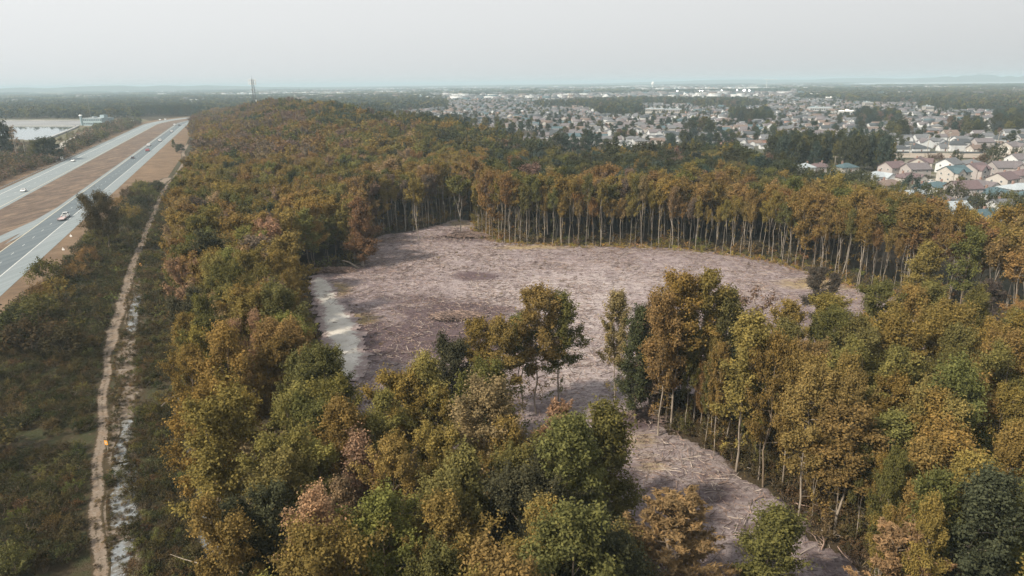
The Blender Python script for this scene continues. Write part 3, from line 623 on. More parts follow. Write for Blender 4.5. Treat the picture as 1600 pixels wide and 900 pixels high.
for a in HT:
    p = top_at(a[0], a[1], a[2]); HERO.append((p[0], p[1], a))
HX = np.array([[q[0], q[1]] for q in HERO])

rg = np.random.RandomState(11)
def grid_pts(poly, s, seed):
    P = np.array(poly); x0, y0 = P.min(0); x1, y1 = P.max(0); rr = np.random.RandomState(seed)
    X, Y = np.meshgrid(np.arange(x0, x1, s), np.arange(y0, y1, s*0.87)); X = X+(np.arange(X.shape[0]) % 2)[:, None]*s/2
    X = X+rr.uniform(-.33, .33, X.shape)*s; Y = Y+rr.uniform(-.33, .33, Y.shape)*s; X = X.ravel(); Y = Y.ravel()
    k = inside(poly, X, Y); return X[k], Y[k]
def palette(px, py, d, x, y):
    n = float(vnoise(x, y, 28, 3)); u = rg.rand()
    def pick(*w): 
        tot = sum(q[1] for q in w); a = u*tot
        for q in w:
            a -= q[1]
            if a <= 0: return q[0]
        return w[-1][0]
    if d > 240 and px < 620 and py < 235 and n > 0.35 and px < 500: return pick(('purplish brown', 5), ('golden olive', 2), ('orange brown', 1.5), ('olive green', 1.5))
    if py < 190 and px < 800: return pick(('olive green', 3), ('dark green', 3.5), ('bluish green', 1.5), ('golden olive', 2))
    if px > 760 and d > 222+rg.uniform(-8, 25) and py < 305: return pick(('dark green', 6.5), ('olive green', 2), ('bluish green', 1.5), ('golden olive', .7), ('purplish brown', .3))
    if px > 660 and d > 330: return pick(('dark green', 3.5), ('olive green', 3), ('golden olive', 2.5))
    if d > 135 and px > 1240: return pick(('orange brown', 4), ('rusty', .5), ('golden olive', 4), ('olive green', 1.5), ('amber', .6))
    if d > 135 and px > 735: return pick(('golden olive', 4.5), ('orange brown', 2.3), ('olive green', 1.7), ('amber', .6), ('purplish brown', .4))
    if px > 985 and d < 135: return pick(('olive green', 4.2), ('golden olive', 5), ('orange brown', .6), ('dark green', .35), ('yellow green', .8))
    if d < 120: return pick(('olive green', 3.6), ('yellow green', 2.6), ('golden olive', 4.2), ('tan', .5), ('dark green', .6), ('orange brown', .5))
    return pick(('golden olive', 4.5), ('olive green', 2.2), ('orange brown', 1.5), ('tan', .5), ('yellow green', .8), ('purplish brown', .7), ('dark green', .7))
TREES = []   # dict rows
FX, FY = grid_pts(FOREST, 5.7, 3)
sdc = np.where(inside(CL, FX, FY), -1, 1)*dist_poly(CL, FX, FY); sde = dist_poly(FOREST, FX, FY)
HWX = dist_poly(TRW, FX, FY, closed=False)
ok = (sdc > np.where((FY < 78) & (FX < 13), 4.2, np.where((FX < -25) & (FY < 165), 3.6, 1.2))) & (np.hypot(FX, FY) > 27) & (HWX > 7)
hz_ = terrain(FX, FY); tpx, tpy, tdz = project(FX, FY, hz_+16)
ok &= (tpx > -120) & (tpx < 1720) & (tdz > 5) & (tpy < 1080)
dh = np.min(np.hypot(FX[:, None]-HX[None, :, 0], FY[:, None]-HX[None, :, 1]), axis=1); ok &= dh > 3.2
for x, y, z, a, b, e1, e2 in zip(FX[ok], FY[ok], hz_[ok], tpx[ok], tpy[ok], sdc[ok], sde[ok]):
    d = math.hypot(x, y); col = palette(a, b, d, x, y); north = a > 600 and 140 < d < 250 and e1 < 26
    h = rg.uniform(13.0, 17.5)
    if d > 230: h = rg.uniform(12, 16.5)
    if north: h = rg.uniform(16.5, 19.5)
    near = d < 135
    if north: kind = 'mid_edge' if (e1 < 15 or rg.rand() < .5) else 'mid_broad'
    elif near:
        sl = 0.62 if (a > 985 and e1 < 10) else (0.3 if a > 985 else 0.14); u = rg.rand()
        kind = 'near_slender' if u < sl else ('near_spray' if u < sl+.22 else ('near_column' if u < sl+.30 else 'near_broad'))
        if kind == 'near_column': h *= 0.85
    elif d < 330: kind = 'mid_broad'
    else: kind = 'far_broad'
    if 40 < e1 < 400 or True:
        if not near and rg.rand() < 0.015: kind = 'thin_tree'
    TREES.append(dict(x=x, y=y, z=z, px=a, py=b, d=d, col=col, h=h, kind=kind, wide=rg.uniform(.85, 1.2), e=e1, rz=rg.uniform(0, 6.28), vi=rg.randint(0, 99)))
# the wall of pale trunks along the far edge of the clearing
EI = [(575, 372), (600, 366), (645, 360), (690, 349), (745, 345), (750, 366), (800, 381), (880, 385), (960, 385), (1060, 390), (1150, 399), (1220, 412), (1290, 434), (1350, 453), (1440, 471), (1500, 495)]
EW = smooth_path([at(*p) for p in EI], 6); EL = np.concatenate([[0], np.cumsum([np.linalg.norm(EW[i+1]-EW[i]) for i in range(len(EW)-1)])])
s = 0
while s < EL[-1]:
    x = np.interp(s, EL, [p[0] for p in EW]); y = np.interp(s, EL, [p[1] for p in EW]); dr_ = np.array([x, y])/math.hypot(x, y); o_ = rg.uniform(-0.6, 2.6); x, y = x+dr_[0]*o_, y+dr_[1]*o_
    a, b, _ = project(x, y, 18.); a = float(a); b = float(b)
    if np.min(np.hypot(HX[:, 0]-x, HX[:, 1]-y)) > 1.5:
        TREES.append(dict(x=x, y=y, z=0.05, px=a, py=b, d=math.hypot(x, y), col=palette(a, b, math.hypot(x, y), x, y), h=rg.uniform(12.5, 20.5), kind='mid_edge' if rg.rand() < .9 else 'mid_broad', wide=rg.uniform(.55, .95), e=0, rz=rg.uniform(0, 6.28), vi=rg.randint(0, 99)))
    s += rg.uniform(1.5, 3.4)
SI = smooth_path([at(*p) for p in [(985, 636), (1012, 662), (1090, 704), (1175, 770), (1262, 842), (1340, 928), (1440, 1060)]], 6); SL = np.concatenate([[0], np.cumsum([np.linalg.norm(SI[i+1]-SI[i]) for i in range(len(SI)-1)])])
s = 1.0
while s < SL[-1]:
    x = float(np.interp(s, SL, [p[0] for p in SI])); y = float(np.interp(s, SL, [p[1] for p in SI])); o_ = rg.uniform(0.3, 5.5); x += o_*.85; y += o_*.5
    a, b, _ = project(x, y, 16.); a = float(a); b = float(b)
    if np.min(np.hypot(HX[:, 0]-x, HX[:, 1]-y)) > 1.2:
        TREES.append(dict(x=x, y=y, z=0.02, px=a, py=b, d=math.hypot(x, y), col=palette(a, b, math.hypot(x, y), x, y), h=rg.uniform(10.5, 17.5), kind='near_slender', wide=rg.uniform(.5, .85), e=0, rz=rg.uniform(0, 6.28), vi=rg.randint(0, 99)))
    s += rg.uniform(1.0, 2.3)
for x, y, a in HERO:
    TREES.append(dict(x=x, y=y, z=float(terrain(x, y)), px=a[0], py=a[1], d=math.hypot(x, y), col=a[5], h=a[2], kind=a[3], wide=a[4], e=0, rz=rg.uniform(0, 6.28), vi=rg.randint(0, 99), hero=1))
# seen largest first: 300 trees stand as objects of their own, the rest of the woods is one mass
def score(t): 
    vis = 1.0 if (-25 < t['px'] < 1625 and t['py'] < 905) else 0.0
    return -(t['d']*(0.62 if t['e'] == 0 else 1)) if vis else -1e6
for t in TREES: t['s'] = 1e6 if t.get('hero') else score(t)
TREES.sort(key=lambda t: -t['s'])
IND, REST = TREES[:300], TREES[300:]
FORM = {'near_broad': 'round crowned', 'near_spray': 'bushy', 'near_slender': 'slender bare stemmed', 'near_column': 'narrow', 'pine': 'feathery pine', 'mid_broad': 'round crowned', 'mid_edge': 'tall bare trunked', 'thin_tree': 'thin leaved', 'dead': 'leafless', 'far_broad': 'round crowned'}
NAME = {'pine': 'pine_tree', 'dead': 'bare_tree', 'near_slender': 'slender_tree', 'near_column': 'narrow_tree', 'thin_tree': 'sparse_tree', 'mid_edge': 'slender_tree'}
def zone(t):
    if t['d'] > 135: 
        if t['px'] < 600: return 'on the clearing left edge'
        return 'on the clearing far edge' if t['px'] < 1240 else 'at the clearing right tip'
    if t['px'] > 985:
        if t['e'] < 7: return 'bordering the cleared strip'
        return 'deep in right woods' if t['d'] > 85 else 'in nearest right woods'
    if t['px'] < 420: return 'beside the dirt trail'
    if t['d'] < 62: return 'at the photo bottom left'
    return 'amid the left woods' if t['d'] < 88 else 'in left woods facing clearing'
grp = {}
for t in IND:
    t['zone'] = zone(t); grp.setdefault((t['col'], FORM[t['kind']], t['zone']), []).append(t)
for k, ts in grp.items():
    ts.sort(key=lambda t: t['px'])
    for i, t in enumerate(ts):
        base = ('%s %s tree %s' % (k[0] or 'grey', k[1], k[2])).replace('pine tree', 'pine')
        t['label'] = base+('' if len(ts) == 1 else (', leftmost' if i == 0 else ', rightmost' if i == len(ts)-1 else ', %s from the left' % ordinal(i)))
for t in IND:
    h0 = VAR[t['kind']][t['vi'] % len(VAR[t['kind']])][2]; sz = t['h']/h0; sx = sz*t['wide'] if not t.get('hero') else (0.5+0.5*sz)*t['wide']
    tint = jit(rg, PAL[t['col']]) if t['col'] else (0.1, 0.1, 0.1)
    make_tree(NAME.get(t['kind'], 'broadleaf_tree'), t['kind'], t['vi'], (t['x'], t['y'], t['z']-0.1), t['rz'], (sx, sx, sz), tint, t['label'], 'trees of the woods around the clearing')
pts = []
for t in REST:
    h0 = VAR[t['kind']][t['vi'] % len(VAR[t['kind']])][2]; sz = t['h']/h0; pts.append((t['x'], t['y'], t['z']-.1, t['rz'], sz*t['wide'], sz, t['kind'], t['vi'], jit(rg, PAL[t['col']])))
scatter_object('forest', pts, 'dense autumn woods covering the ridge and surrounding the clearing', 'forest')
print('trees', len(IND), len(REST))

# ---------------------------------------------------------------- scrub, undergrowth
SC = []
def add_bushes(poly, s, seed, kinds, hrange, cols, keep=None, z=0.0, out=SC):
    X, Y = grid_pts(poly, s, seed); rr = np.random.RandomState(seed+50)
    for x, y in zip(X, Y):
        d = math.hypot(x, y)
        if keep is not None and not keep(x, y, rr): continue
        k = kinds[0] if d < 150 else kinds[1]; h = rr.uniform(*hrange); h0 = 1.5
        u = rr.rand(); acc = 0
        for cname, wgt in cols:
            acc += wgt
            if u <= acc: break
        out.append((x, y, z+float(terrain(x, y))-.05, rr.uniform(0, 6.28), h/h0*rr.uniform(.85, 1.3), h/h0, k, rr.randint(0, 99), jit(rr, PAL[cname] if cname in PAL else cname, .25)))
DB = (0.074, 0.062, 0.030); BR = (0.115, 0.083, 0.042); DG = (0.052, 0.052, 0.026)
TRP = [p for p in smooth_path(TRW, 4)]; RKP = [at(*p) for p in RK]; RK2 = [at(*p) for p in [(290, 600), (285, 640), (300, 700), (318, 760), (325, 830), (340, 900)]]
scrubL = [at(*p) for p in [(-600, 1500), (-200, 900), (-40, 545), (10, 490), (60, 455), (112, 400), (135, 370), (185, 322), (205, 300), (222, 288), (240, 290), (262, 287), (245, 318), (225, 360), (205, 400), (185, 460), (165, 540), (150, 640), (142, 800), (132, 1100), (110, 1500)]]
def keepL(x, y, rr):
    P_ = np.array([x]); Q_ = np.array([y])
    return dist_poly(TRP, P_, Q_, False)[0] > 1.0+rr.uniform(0, .5) and float(vnoise(x, y, 9, 2))+rr.uniform(-.2, .2) > 0.25
add_bushes(scrubL, 1.45, 21, ('bush', 'far_bush'), (0.6, 1.5), [(DB, .42), (DG, .42), (BR, .08), ('olive green', .08)], keepL)
scrubR = [at(*p) for p in [(170, 1500), (165, 900), (172, 700), (190, 560), (213, 430), (232, 370), (248, 325), (268, 286), (292, 256), (330, 240), (320, 300), (300, 420), (310, 560), (345, 760), (390, 1000), (500, 1500)]]
def keepR(x, y, rr):
    P_ = np.array([x]); Q_ = np.array([y])
    return dist_poly(TRP, P_, Q_, False)[0] > 1.1+rr.uniform(0, .6) and dist_poly(RKP, P_, Q_, False)[0] > 0.5+rr.uniform(0, 1) and dist_poly(RK2, P_, Q_, False)[0] > 0.9 and float(vnoise(x, y, 5, 7))+rr.uniform(-.25, .25) > 0.2
add_bushes(scrubR, 1.25, 22, ('bush', 'far_bush'), (0.55, 1.35), [(DB, .35), (BR, .15), (DG, .35), ('olive green', .15)], keepR)
scatter_object('scrub', SC, 'low dark scrub filling the ground on both sides of the dirt trail', 'scrub')
# verge bushes and bigger shrubs among the scrub
UG = []
add_bushes(scrubL, 8.5, 23, ('big_bush', 'big_bush'), (1.2, 2.2), [('olive green', .4), (DB, .4), ('orange brown', .1), ('golden olive', .1)], lambda x, y, rr: rr.rand() < .3 and dist_poly(TRP, np.array([x]), np.array([y]), False)[0] > 5, out=UG)
# saplings under the woods' edges
EP = [(x, y) for x, y in CL]
def keepE(x, y, rr): 
    P_ = np.array([x]); Q_ = np.array([y]); i_ = inside(CL, P_, Q_)[0]; dd = dist_poly(CL, P_, Q_)[0]
    return (not i_) and 0.3 < dd < 8 and rr.rand() < 0.75
big = [at(*p) for p in [(400, 440), (560, 330), (760, 320), (1300, 380), (1600, 460), (1700, 600), (1500, 1300), (1000, 1300), (860, 900), (400, 760)]]
add_bushes([at(*p) for p in [(1000, 640), (1120, 640), (1330, 700), (1500, 900), (1700, 1300), (1500, 1300), (1330, 900), (1190, 770), (1060, 690)]], 1.5, 41, ('bush', 'far_bush'), (0.5, 2.2), [((.09, .065, .035), .5), (BR, .3), (DB, .2)], lambda x, y, rr: not inside(CL, np.array([x]), np.array([y]))[0], out=UG)
add_bushes(big, 2.6, 24, ('bush', 'far_bush'), (0.6, 2.0), [(BR, .45), ('orange brown', .2), ('olive green', .2), ('golden olive', .15)], keepE, out=UG)
scatter_object('undergrowth', UG, 'brown and olive saplings and tall shrubs under the edges of the woods', 'undergrowth')
# thin yellowish grass at the foot of the far trees
add = []
def keepG(x, y, rr): return dist_poly([tuple(p) for p in EW], np.array([x]), np.array([y]), False)[0] < 3.2
add_bushes([at(*p) for p in [(735, 335), (735, 375), (1300, 455), (1460, 500), (1480, 440), (1290, 400), (1000, 370)]], 1.5, 27, ('far_bush', 'far_bush'), (0.35, 0.8), [((0.26, 0.20, 0.05), .6), ((0.30, 0.2, 0.09), .4)], keepG, out=add)
add_bushes([at(*p) for p in [(120, 1500), (140, 900), (150, 640), (185, 460), (235, 335), (265, 282), (292, 262), (262, 320), (232, 400), (222, 470), (215, 640), (205, 900), (205, 1500)]], 0.75, 28, ('bush', 'far_bush'), (0.2, 0.45), [(BR, .4), (DB, .4), ((0.2, .15, .07), .2)], lambda x, y, rr: (dist_poly(TRP, np.array([x]), np.array([y]), False)[0] > .75 or (rr.rand() < .25 and dist_poly(TRP, np.array([x]), np.array([y]), False)[0] < .22)) and float(vnoise(x, y, 2.5, 4))+rr.uniform(-.2, .2) > .42, out=add)
add_bushes(CL, 2.2, 29, ('bush', 'far_bush'), (0.15, 0.5), [((.12, .085, .075), .5), ((.2, .15, .08), .3), (BR, .2)], lambda x, y, rr: float(vnoise(x, y, 11, 14))+rr.uniform(-.3, .3) > .6, out=add)
scatter_object('weeds', add, 'low weeds and grass tufts on the clearing and along the dirt trail', 'weeds')

# ---------------------------------------------------------------- wood debris of the clear cut
M['chip_pale'] = simple('split_wood', (0.36, 0.305, 0.265), 0.9, 0.25, 1.2, obj=False)
M['chip_dark'] = simple('dark_wood', (0.12, 0.085, 0.075), 0.95, 0.3, 1.2, obj=False)
M['chip_mid'] = simple('brown_wood', (0.27, 0.19, 0.155), 0.95, 0.3, 1.2, obj=False)
def debris(name, X, Y, Lr, Rr, zs, label, mats, seed):
    rr = np.random.RandomState(seed); n = len(X); L_ = rr.uniform(*Lr, n); R_ = rr.uniform(*Rr, n); a = rr.uniform(0, np.pi, n); el = rr.normal(0, .14, n)
    d = np.stack([np.cos(a)*np.cos(el), np.sin(a)*np.cos(el), np.sin(el)], 1); s_ = np.stack([-np.sin(a), np.cos(a), 0*a], 1); u = np.cross(d, s_)
    c = np.stack([X, Y, zs+R_+np.abs(np.sin(el))*L_*.5], 1); vs_ = []
    for sgn in (-1, 1):
        for k in range(3):
            t = 2*math.pi*k/3; vs_.append(c+d*(sgn*L_/2)[:, None]+(s_*math.cos(t)+u*math.sin(t))*(R_*(1 if sgn < 0 else .6))[:, None])
    v = np.stack(vs_, 1).reshape(-1, 3); b = np.arange(n)[:, None]*6
    f = np.concatenate([b+np.array([[0, 1, 4, 3]]), b+np.array([[1, 2, 5, 4]]), b+np.array([[2, 0, 3, 5]])]); me = bpy.data.meshes.new(name); me.from_pydata(v.tolist(), [], f.tolist())
    for q in mats: me.materials.append(q)
    mi = rr.randint(0, len(mats), n); me.polygons.foreach_set('material_index', np.tile(mi, 3).astype(np.int32)); return tag(meshobj(name, me), label, 'debris', None, 'stuff')
rr = np.random.RandomState(3); P = np.array(CL); n = 110000; X = rr.uniform(P[:, 0].min(), P[:, 0].max(), n); Y = rr.uniform(P[:, 1].min(), P[:, 1].max(), n)
k = inside(CL, X, Y) & (dist_poly(CL, X, Y) > 1) & (vnoise(X, Y, 7, 13)+rr.uniform(-.3, .3, n) > .42); X = X[k]; Y = Y[k]
Zc = 0.06+0.35*vnoise(X, Y, 9, 3)**2+0.22*vnoise(X, Y, 2.4, 4)**2+0.1*vnoise(X, Y, 1.1, 7)
debris('wood_debris', X, Y, (0.2, 1.3), (0.015, 0.05), Zc, 'sticks and chipped wood scattered all over the clearing', [M['chip_pale'], M['chip_dark'], M['chip_mid'], M['chip_dark'], M['chip_mid']], 4)
n = 26000; X = rr.uniform(P[:, 0].min(), P[:, 0].max(), n); Y = rr.uniform(P[:, 1].min(), P[:, 1].max(), n)
k = inside(CL, X, Y) & (dist_poly(CL, X, Y) > .8) & (vnoise(X, Y, 10, 23)*.6+vnoise(X, Y, 2.2, 24)*.5+rr.uniform(-.2, .2, n) > .60); X = X[k]; Y = Y[k]
Zc = 0.08+0.35*vnoise(X, Y, 9, 3)**2+0.22*vnoise(X, Y, 2.4, 4)**2+rr.uniform(0, .25, len(X))
debris('slash_litter', X, Y, (0.8, 2.8), (0.02, 0.06), Zc, 'tangled branches lying in loose drifts over the clearing', [M['chip_dark'], M['chip_mid'], M['chip_dark'], M['chip_pale']], 6)
def log_mesh(L_, r, bend, seed, stubs=2):
    rr = np.random.RandomState(seed); mb = MB(); ps = [np.array([L_*(i/5-.5), bend*math.sin(math.pi*i/5), r+0.03*rr.rand()+0.1*i/5]) for i in range(6)]
    mb.tube(ps, np.linspace(r, r*.55, 6), 8)
    for q in range(stubs):
        i = rr.randint(1, 5); mb.tube([ps[i], ps[i]+np.array([rr.uniform(-.4, .6), rr.uniform(-.9, .9), rr.uniform(.1, .6)])], [r*.4, r*.15], 5)
    return mb
LG = [(1290, 772, 3, 20), (1243, 770, 2.5, 100), (1252, 790, 3, -30), (1228, 812, 3.5, 60), (1272, 800, 4, 10), (1300, 835, 3.5, 150), (1130, 755, 2.4, 20), (1150, 810, 3, 170), (1185, 780, 2.5, 30), (1100, 830, 2.2, 150), (1127, 646, 2.6, 120), (1142, 678, 1.6, 70), (1075, 720, 2.5, 170), (1160, 715, 3, 20), (1205, 745, 4, 175), (975, 662, 2.6, 10), (1240, 845, 3, 140), (1262, 860, 4, 30), (1220, 880, 3, 160), (1320, 868, 4, 100), (1150, 850, 2, 60), (1180, 735, 3.4, 155), (1110, 770, 2.5, 5), (1285, 850, 3.5, 60)]
LG.sort(key=lambda q: q[0])
for i, (a, b, L_, dg) in enumerate(LG):
    p = at(a, b, .3); o = log_mesh(L_*.6, 0.045+0.02*(i % 3), 0.2*((i % 4)-1.5)*.4, 40+i, i % 3).build('fallen_log', M[('chip_pale', 'chip_pale', 'chip_mid')[i % 3]])
    o.location = (p[0], p[1], .28); o.rotation_euler = (0, 0, R(dg))
    tag(o, '%s fallen log on the cleared strip by the right woods, %s from the left' % (('pale', 'pale', 'brown')[i % 3], ordinal(i)), 'log', 'fallen logs on the cleared strip')
def mound(name, px, py, rx, ry, h, seed, label, mats):
    rr = np.random.RandomState(seed); p = at(px, py); n = 900; a = rr.uniform(0, 6.28, n); q = np.sqrt(rr.rand(n)); X = q*np.cos(a)*rx; Y = q*np.sin(a)*ry; Z = h*np.sqrt(1-q**2)*rr.uniform(.2, 1, n)
    o = debris(name, X, Y, (0.5, 2.4), (0.03, 0.09), Z, label, mats, seed); del o['kind']; o['category'] = 'brush pile'; o.location = (p[0], p[1], .15)
mound('brush_pile', 730, 371, 7, 3.4, 1.6, 1, 'reddish brown heap of brush near the far trees', [M['chip_mid'], M['chip_dark'], M['chip_dark']])
mound('brush_pile', 715, 497, 5.5, 3.0, .9, 2, 'dark heap of brush in the middle of the clearing', [M['chip_dark'], M['chip_dark'], M['chip_mid']])
mound('brush_pile', 520, 425, 6, 2.2, 1.0, 3, 'dark heap of brush above the sandy strip', [M['chip_dark'], M['chip_mid']])
mound('brush_pile', 1020, 652, 3.4, 1.8, .9, 4, 'dark brown heap of brush where the cleared strip begins', [M['chip_dark']])
# snag and leaning pale log at the left edge of the clearing, fallen branches
def curve_obj(name, pts, rad, mat, label, cat, branches=()):
    mb = MB(); mb.tube(pts, rad, 7)
    for b, r in branches: mb.tube(b, r, 5)
    return tag(mb.build(name, mat), label, cat)
g0 = at(567, 417); o = curve_obj('tree_stump', [(g0[0], g0[1], 0), (g0[0]+.1, g0[1], 1.4), (g0[0], g0[1], 2.6)], [.45, .38, .33], M['chip_pale'], 'pale broken tree stump standing at the left edge of the clearing', 'stump')
g1 = at(535, 407, 3); g2 = at(561, 421); gm = (at(545, 410, 2.2))
curve_obj('leaning_log', [(g1[0], g1[1], 3), (gm[0], gm[1], 2.3), (g2[0], g2[1], .2)], [.12, .2, .28], M['pale_bark'], 'pale curved trunk leaning over beside the broken stump', 'log')
q = [at(385, 897, 1.2), at(365, 888, 1.5), at(345, 882, 1.5), at(330, 868, 1.8)]; q2 = [at(345, 882, 1.5), at(310, 880, 1.5), at(285, 873, 1.6), at(266, 866, 1.7)]
curve_obj('fallen_branch', [(q[0][0], q[0][1], 1.2), (q[1][0], q[1][1], 1.5), (q[2][0], q[2][1], 1.5), (q[3][0], q[3][1], 1.8)], [.09, .075, .06, .03], M['pale_bark'], 'pale forked dead branch lying over scrub at the bottom left', 'branch',
    [([(a[0], a[1], z) for a, z in zip(q2, (1.5, 1.5, 1.6, 1.7))], [.06, .05, .04, .02])])
q = [at(252, 635, 1.2), at(262, 625, 1.3), at(280, 615, 1.5), at(300, 604, 2)]
curve_obj('fallen_branch', [(a[0], a[1], z) for a, z in zip(q, (1.2, 1.3, 1.5, 2))], [.08, .09, .08, .05], M['pale_bark'], 'thin grey fallen trunk over the scrub right of the rocky track', 'branch')
# trail markers
M['orange'] = simple('orange_plastic', (0.85, 0.36, 0.03), 0.5); M['white'] = simple('white_paint', (0.78, 0.78, 0.76), 0.5, 0.05); M['steel'] = simple('galvanised_steel', (0.42, 0.45, 0.46), 0.45, 0.1, metal=.4)
M['tower_steel'] = simple('weathered_tower_steel', (0.09, 0.095, 0.10), 0.7, 0.1); M['wood_pole'] = simple('pole_wood', (0.30, 0.27, 0.23), 0.9, 0.2)
def marker(px, py, h, s, label, mat):
    p = at(px, py); e = empty('trail_marker', (p[0], p[1], 0), R(-15)); tag(e, label, 'marker')
    MB().box(-.05, .05, -.05, .05, 0, h).build('post', M['wood_pole'], e); mb = MB(); mb.box(-s/2, s/2, -.09, -.055, h-s*1.2, h); mb.box(-s*.3, s*.3, -.095, -.09, h-s*.9, h-s*.3, 1); mb.build('plate', [mat, M['yellow_paint']], e)
marker(169, 704, 1.5, .5, 'small orange marker plate on a post beside the dirt trail', M['orange'])
marker(221, 419, 1.3, .55, 'far orange marker plate where the rocky track begins', M['orange'])
marker(276, 287, 1.6, .6, 'small white marker plate beside the trail near the dry field', M['white'])

# ---------------------------------------------------------------- trees standing alone, bushes of the verge, left-hand side
def lone(name, kind, px, py, h, wide, col, label, group=None, base=True, seed=0, z=0, cat='tree', part='crown'):
    p = at(px, py) if base else top_at(px, py, h); h0 = VAR[kind][seed % len(VAR[kind])][2]; s = h/h0
    return make_tree(name, kind, seed, (p[0], p[1], z+float(terrain(*p))-.05), seed*1.7, (s*wide, s*wide, s), jit(rg, PAL[col] if col in PAL else col, .08), label, group, cat, part)
lone('broadleaf_tree', 'lone_tree', 173, 395, 16, 1.0, (0.085, 0.066, 0.036), 'dark brown tree standing alone between the highway and the dirt trail', seed=3)
for i, (a, b, h, wd, c, l) in enumerate([(212, 330, 6, 1.3, 'dark green', 'dark green shrub between the highway verge and the bend of the trail'), (232, 318, 6, 1.3, 'olive green', 'olive shrub at the bend of the trail'), (245, 300, 5, 1.1, 'dark green', 'small dark shrub at the corner of the dry field'), (205, 345, 5.5, 1.2, 'golden olive', 'golden shrub right behind the lone dark tree'),
        (282, 238, 5.5, 1.9, 'dark green', 'flat dark green thicket below the far end of the trail'), (272, 232, 6, .8, 'olive green', 'olive bush beside the dark green thicket'), (298, 228, 5, 1.2, 'purplish brown', 'brownish bush at the top of the trail'), (288, 252, 3, 1.2, 'purplish brown', 'low brownish bush beside the top of the trail'),
        (62, 505, 6, 1.1, 'olive green', 'olive shrub at the left edge of the scrub by the highway'), (20, 545, 7, 1.2, 'dark green', 'dark shrub at the far left of the scrub'), (92, 472, 5, 1.1, 'golden olive', 'golden shrub in the scrub below the highway'), (120, 440, 4.5, 1.1, 'orange brown', 'rusty shrub in the scrub near the dry verge'), (140, 415, 5, 1.0, 'orange brown', 'rusty shrub left of the lone dark tree')]):
    lone('shrub', 'big_bush' if b > 260 else 'round_tree', a, b, h, wd, c, l, 'single shrubs beside the trail', seed=i, cat='shrub', part='foliage')
for i, (a, b, h, wd, kind, c, l) in enumerate([(6, 246, 22, 1.2, 'round_tree', 'dark green', 'dark tree at the left border beside the utility pole'), (-8, 238, 24, 1.2, 'round_tree', 'dark green', 'second dark tree cut by the left border'), (29, 246, 21, 1.0, 'thin_tree', 'tan', 'thin tall tree with pale trunk in front of the basin'), (19, 244, 17, .9, 'thin_tree', 'olive green', 'smaller thin tree left of the tall thin one'),
        (72, 252, 14, 1.25, 'round_tree', 'dark green', 'dense dark tree beside the guard rail'), (86, 250, 13, 1.2, 'round_tree', 'dark green', 'dense dark tree nearest the guard rail'), (58, 252, 12, 1.1, 'round_tree', 'olive green', 'rounded olive tree left of the dense dark trees')]):
    lone('broadleaf_tree' if kind == 'round_tree' else 'sparse_tree', kind, a, b, h, wd, c, l, 'trees along the left carriageway', seed=i)
LB = []
def addz(reg, s, seed, kinds, hr, cols, keep=None): add_bushes([at(*p) for p in reg], s, seed, kinds, hr, cols, keep, out=LB)
addz([(-40, 300), (0, 285), (60, 262), (100, 250), (105, 243), (60, 240), (0, 243), (-60, 250)], 3.6, 31, ('far_bush', 'far_bush'), (1.5, 4.2), [(DB, .3), ('purplish brown', .3), (BR, .2), ('dark green', .2)])
addz([(100, 246), (140, 228), (175, 212), (206, 200), (222, 193), (215, 190), (170, 196), (150, 205), (128, 216), (104, 232)], 5.0, 32, ('far_bush', 'far_bush'), (1.5, 6.0), [('dark green', .3), (DB, .3), ('purplish brown', .2), ('olive green', .2)], lambda x, y, rr: rr.rand() < .7)
addz([(85, 222), (112, 208), (140, 200), (155, 194), (150, 200), (120, 212), (98, 222)], 7.0, 33, ('far_bush', 'far_bush'), (1., 3.0), [('olive green', .5), (DB, .5)], lambda x, y, rr: rr.rand() < .5)
addz([(-30, 235), (-30, 222), (60, 222), (75, 232), (60, 242)], 6.0, 34, ('far_bush', 'far_bush'), (1., 3.0), [('purplish brown', .5), (DB, .5)], lambda x, y, rr: rr.rand() < .6)
scatter_object('roadside_bushes', LB, 'brownish bushes between the basin and the left carriageway', 'bushes')
# basin, dyke, service road, works building
M['water'], nt_, bs = newmat('still_water'); bs.inputs['Base Color'].default_value = (0.13, 0.15, 0.155, 1); bs.inputs['Roughness'].default_value = 0.03; bs.inputs['Specular IOR Level'].default_value = 0.5
M['concrete'] = simple('pale_concrete', (0.30, 0.305, 0.30), .85, .12, .05, obj=False)
sheet('grass_bank', [at(*p) for p in [(-160, 262), (-160, 186), (215, 184), (235, 189), (140, 222), (95, 244), (60, 250), (0, 262)]], 0.006, blend('bank_grass', [(0.10, 0.095, 0.055), ((0.17, 0.135, 0.10), .05, .45, .62, .9), ((0.06, 0.065, 0.035), .2, .5, .7, .8)], None))
sheet('water', [at(*p) for p in [(-20, 197.6), (118, 197.6), (104, 205), (76, 216), (50, 219.5), (30, 218), (-20, 214)]], 0.04, M['water'])
sheet('basin_floor', [at(*p) for p in [(-20, 188.6), (128, 188.6), (126, 195.6), (118, 197.2), (-20, 197.2)]], 0.03, blend('wet_concrete', [(0.20, 0.20, 0.205), ((0.13, 0.14, 0.15), .03, .5, .65, .9), ((0.46, 0.45, 0.45), .1, .5, .7, .6)], None, .5, stretch=(.2, 1, 1)))
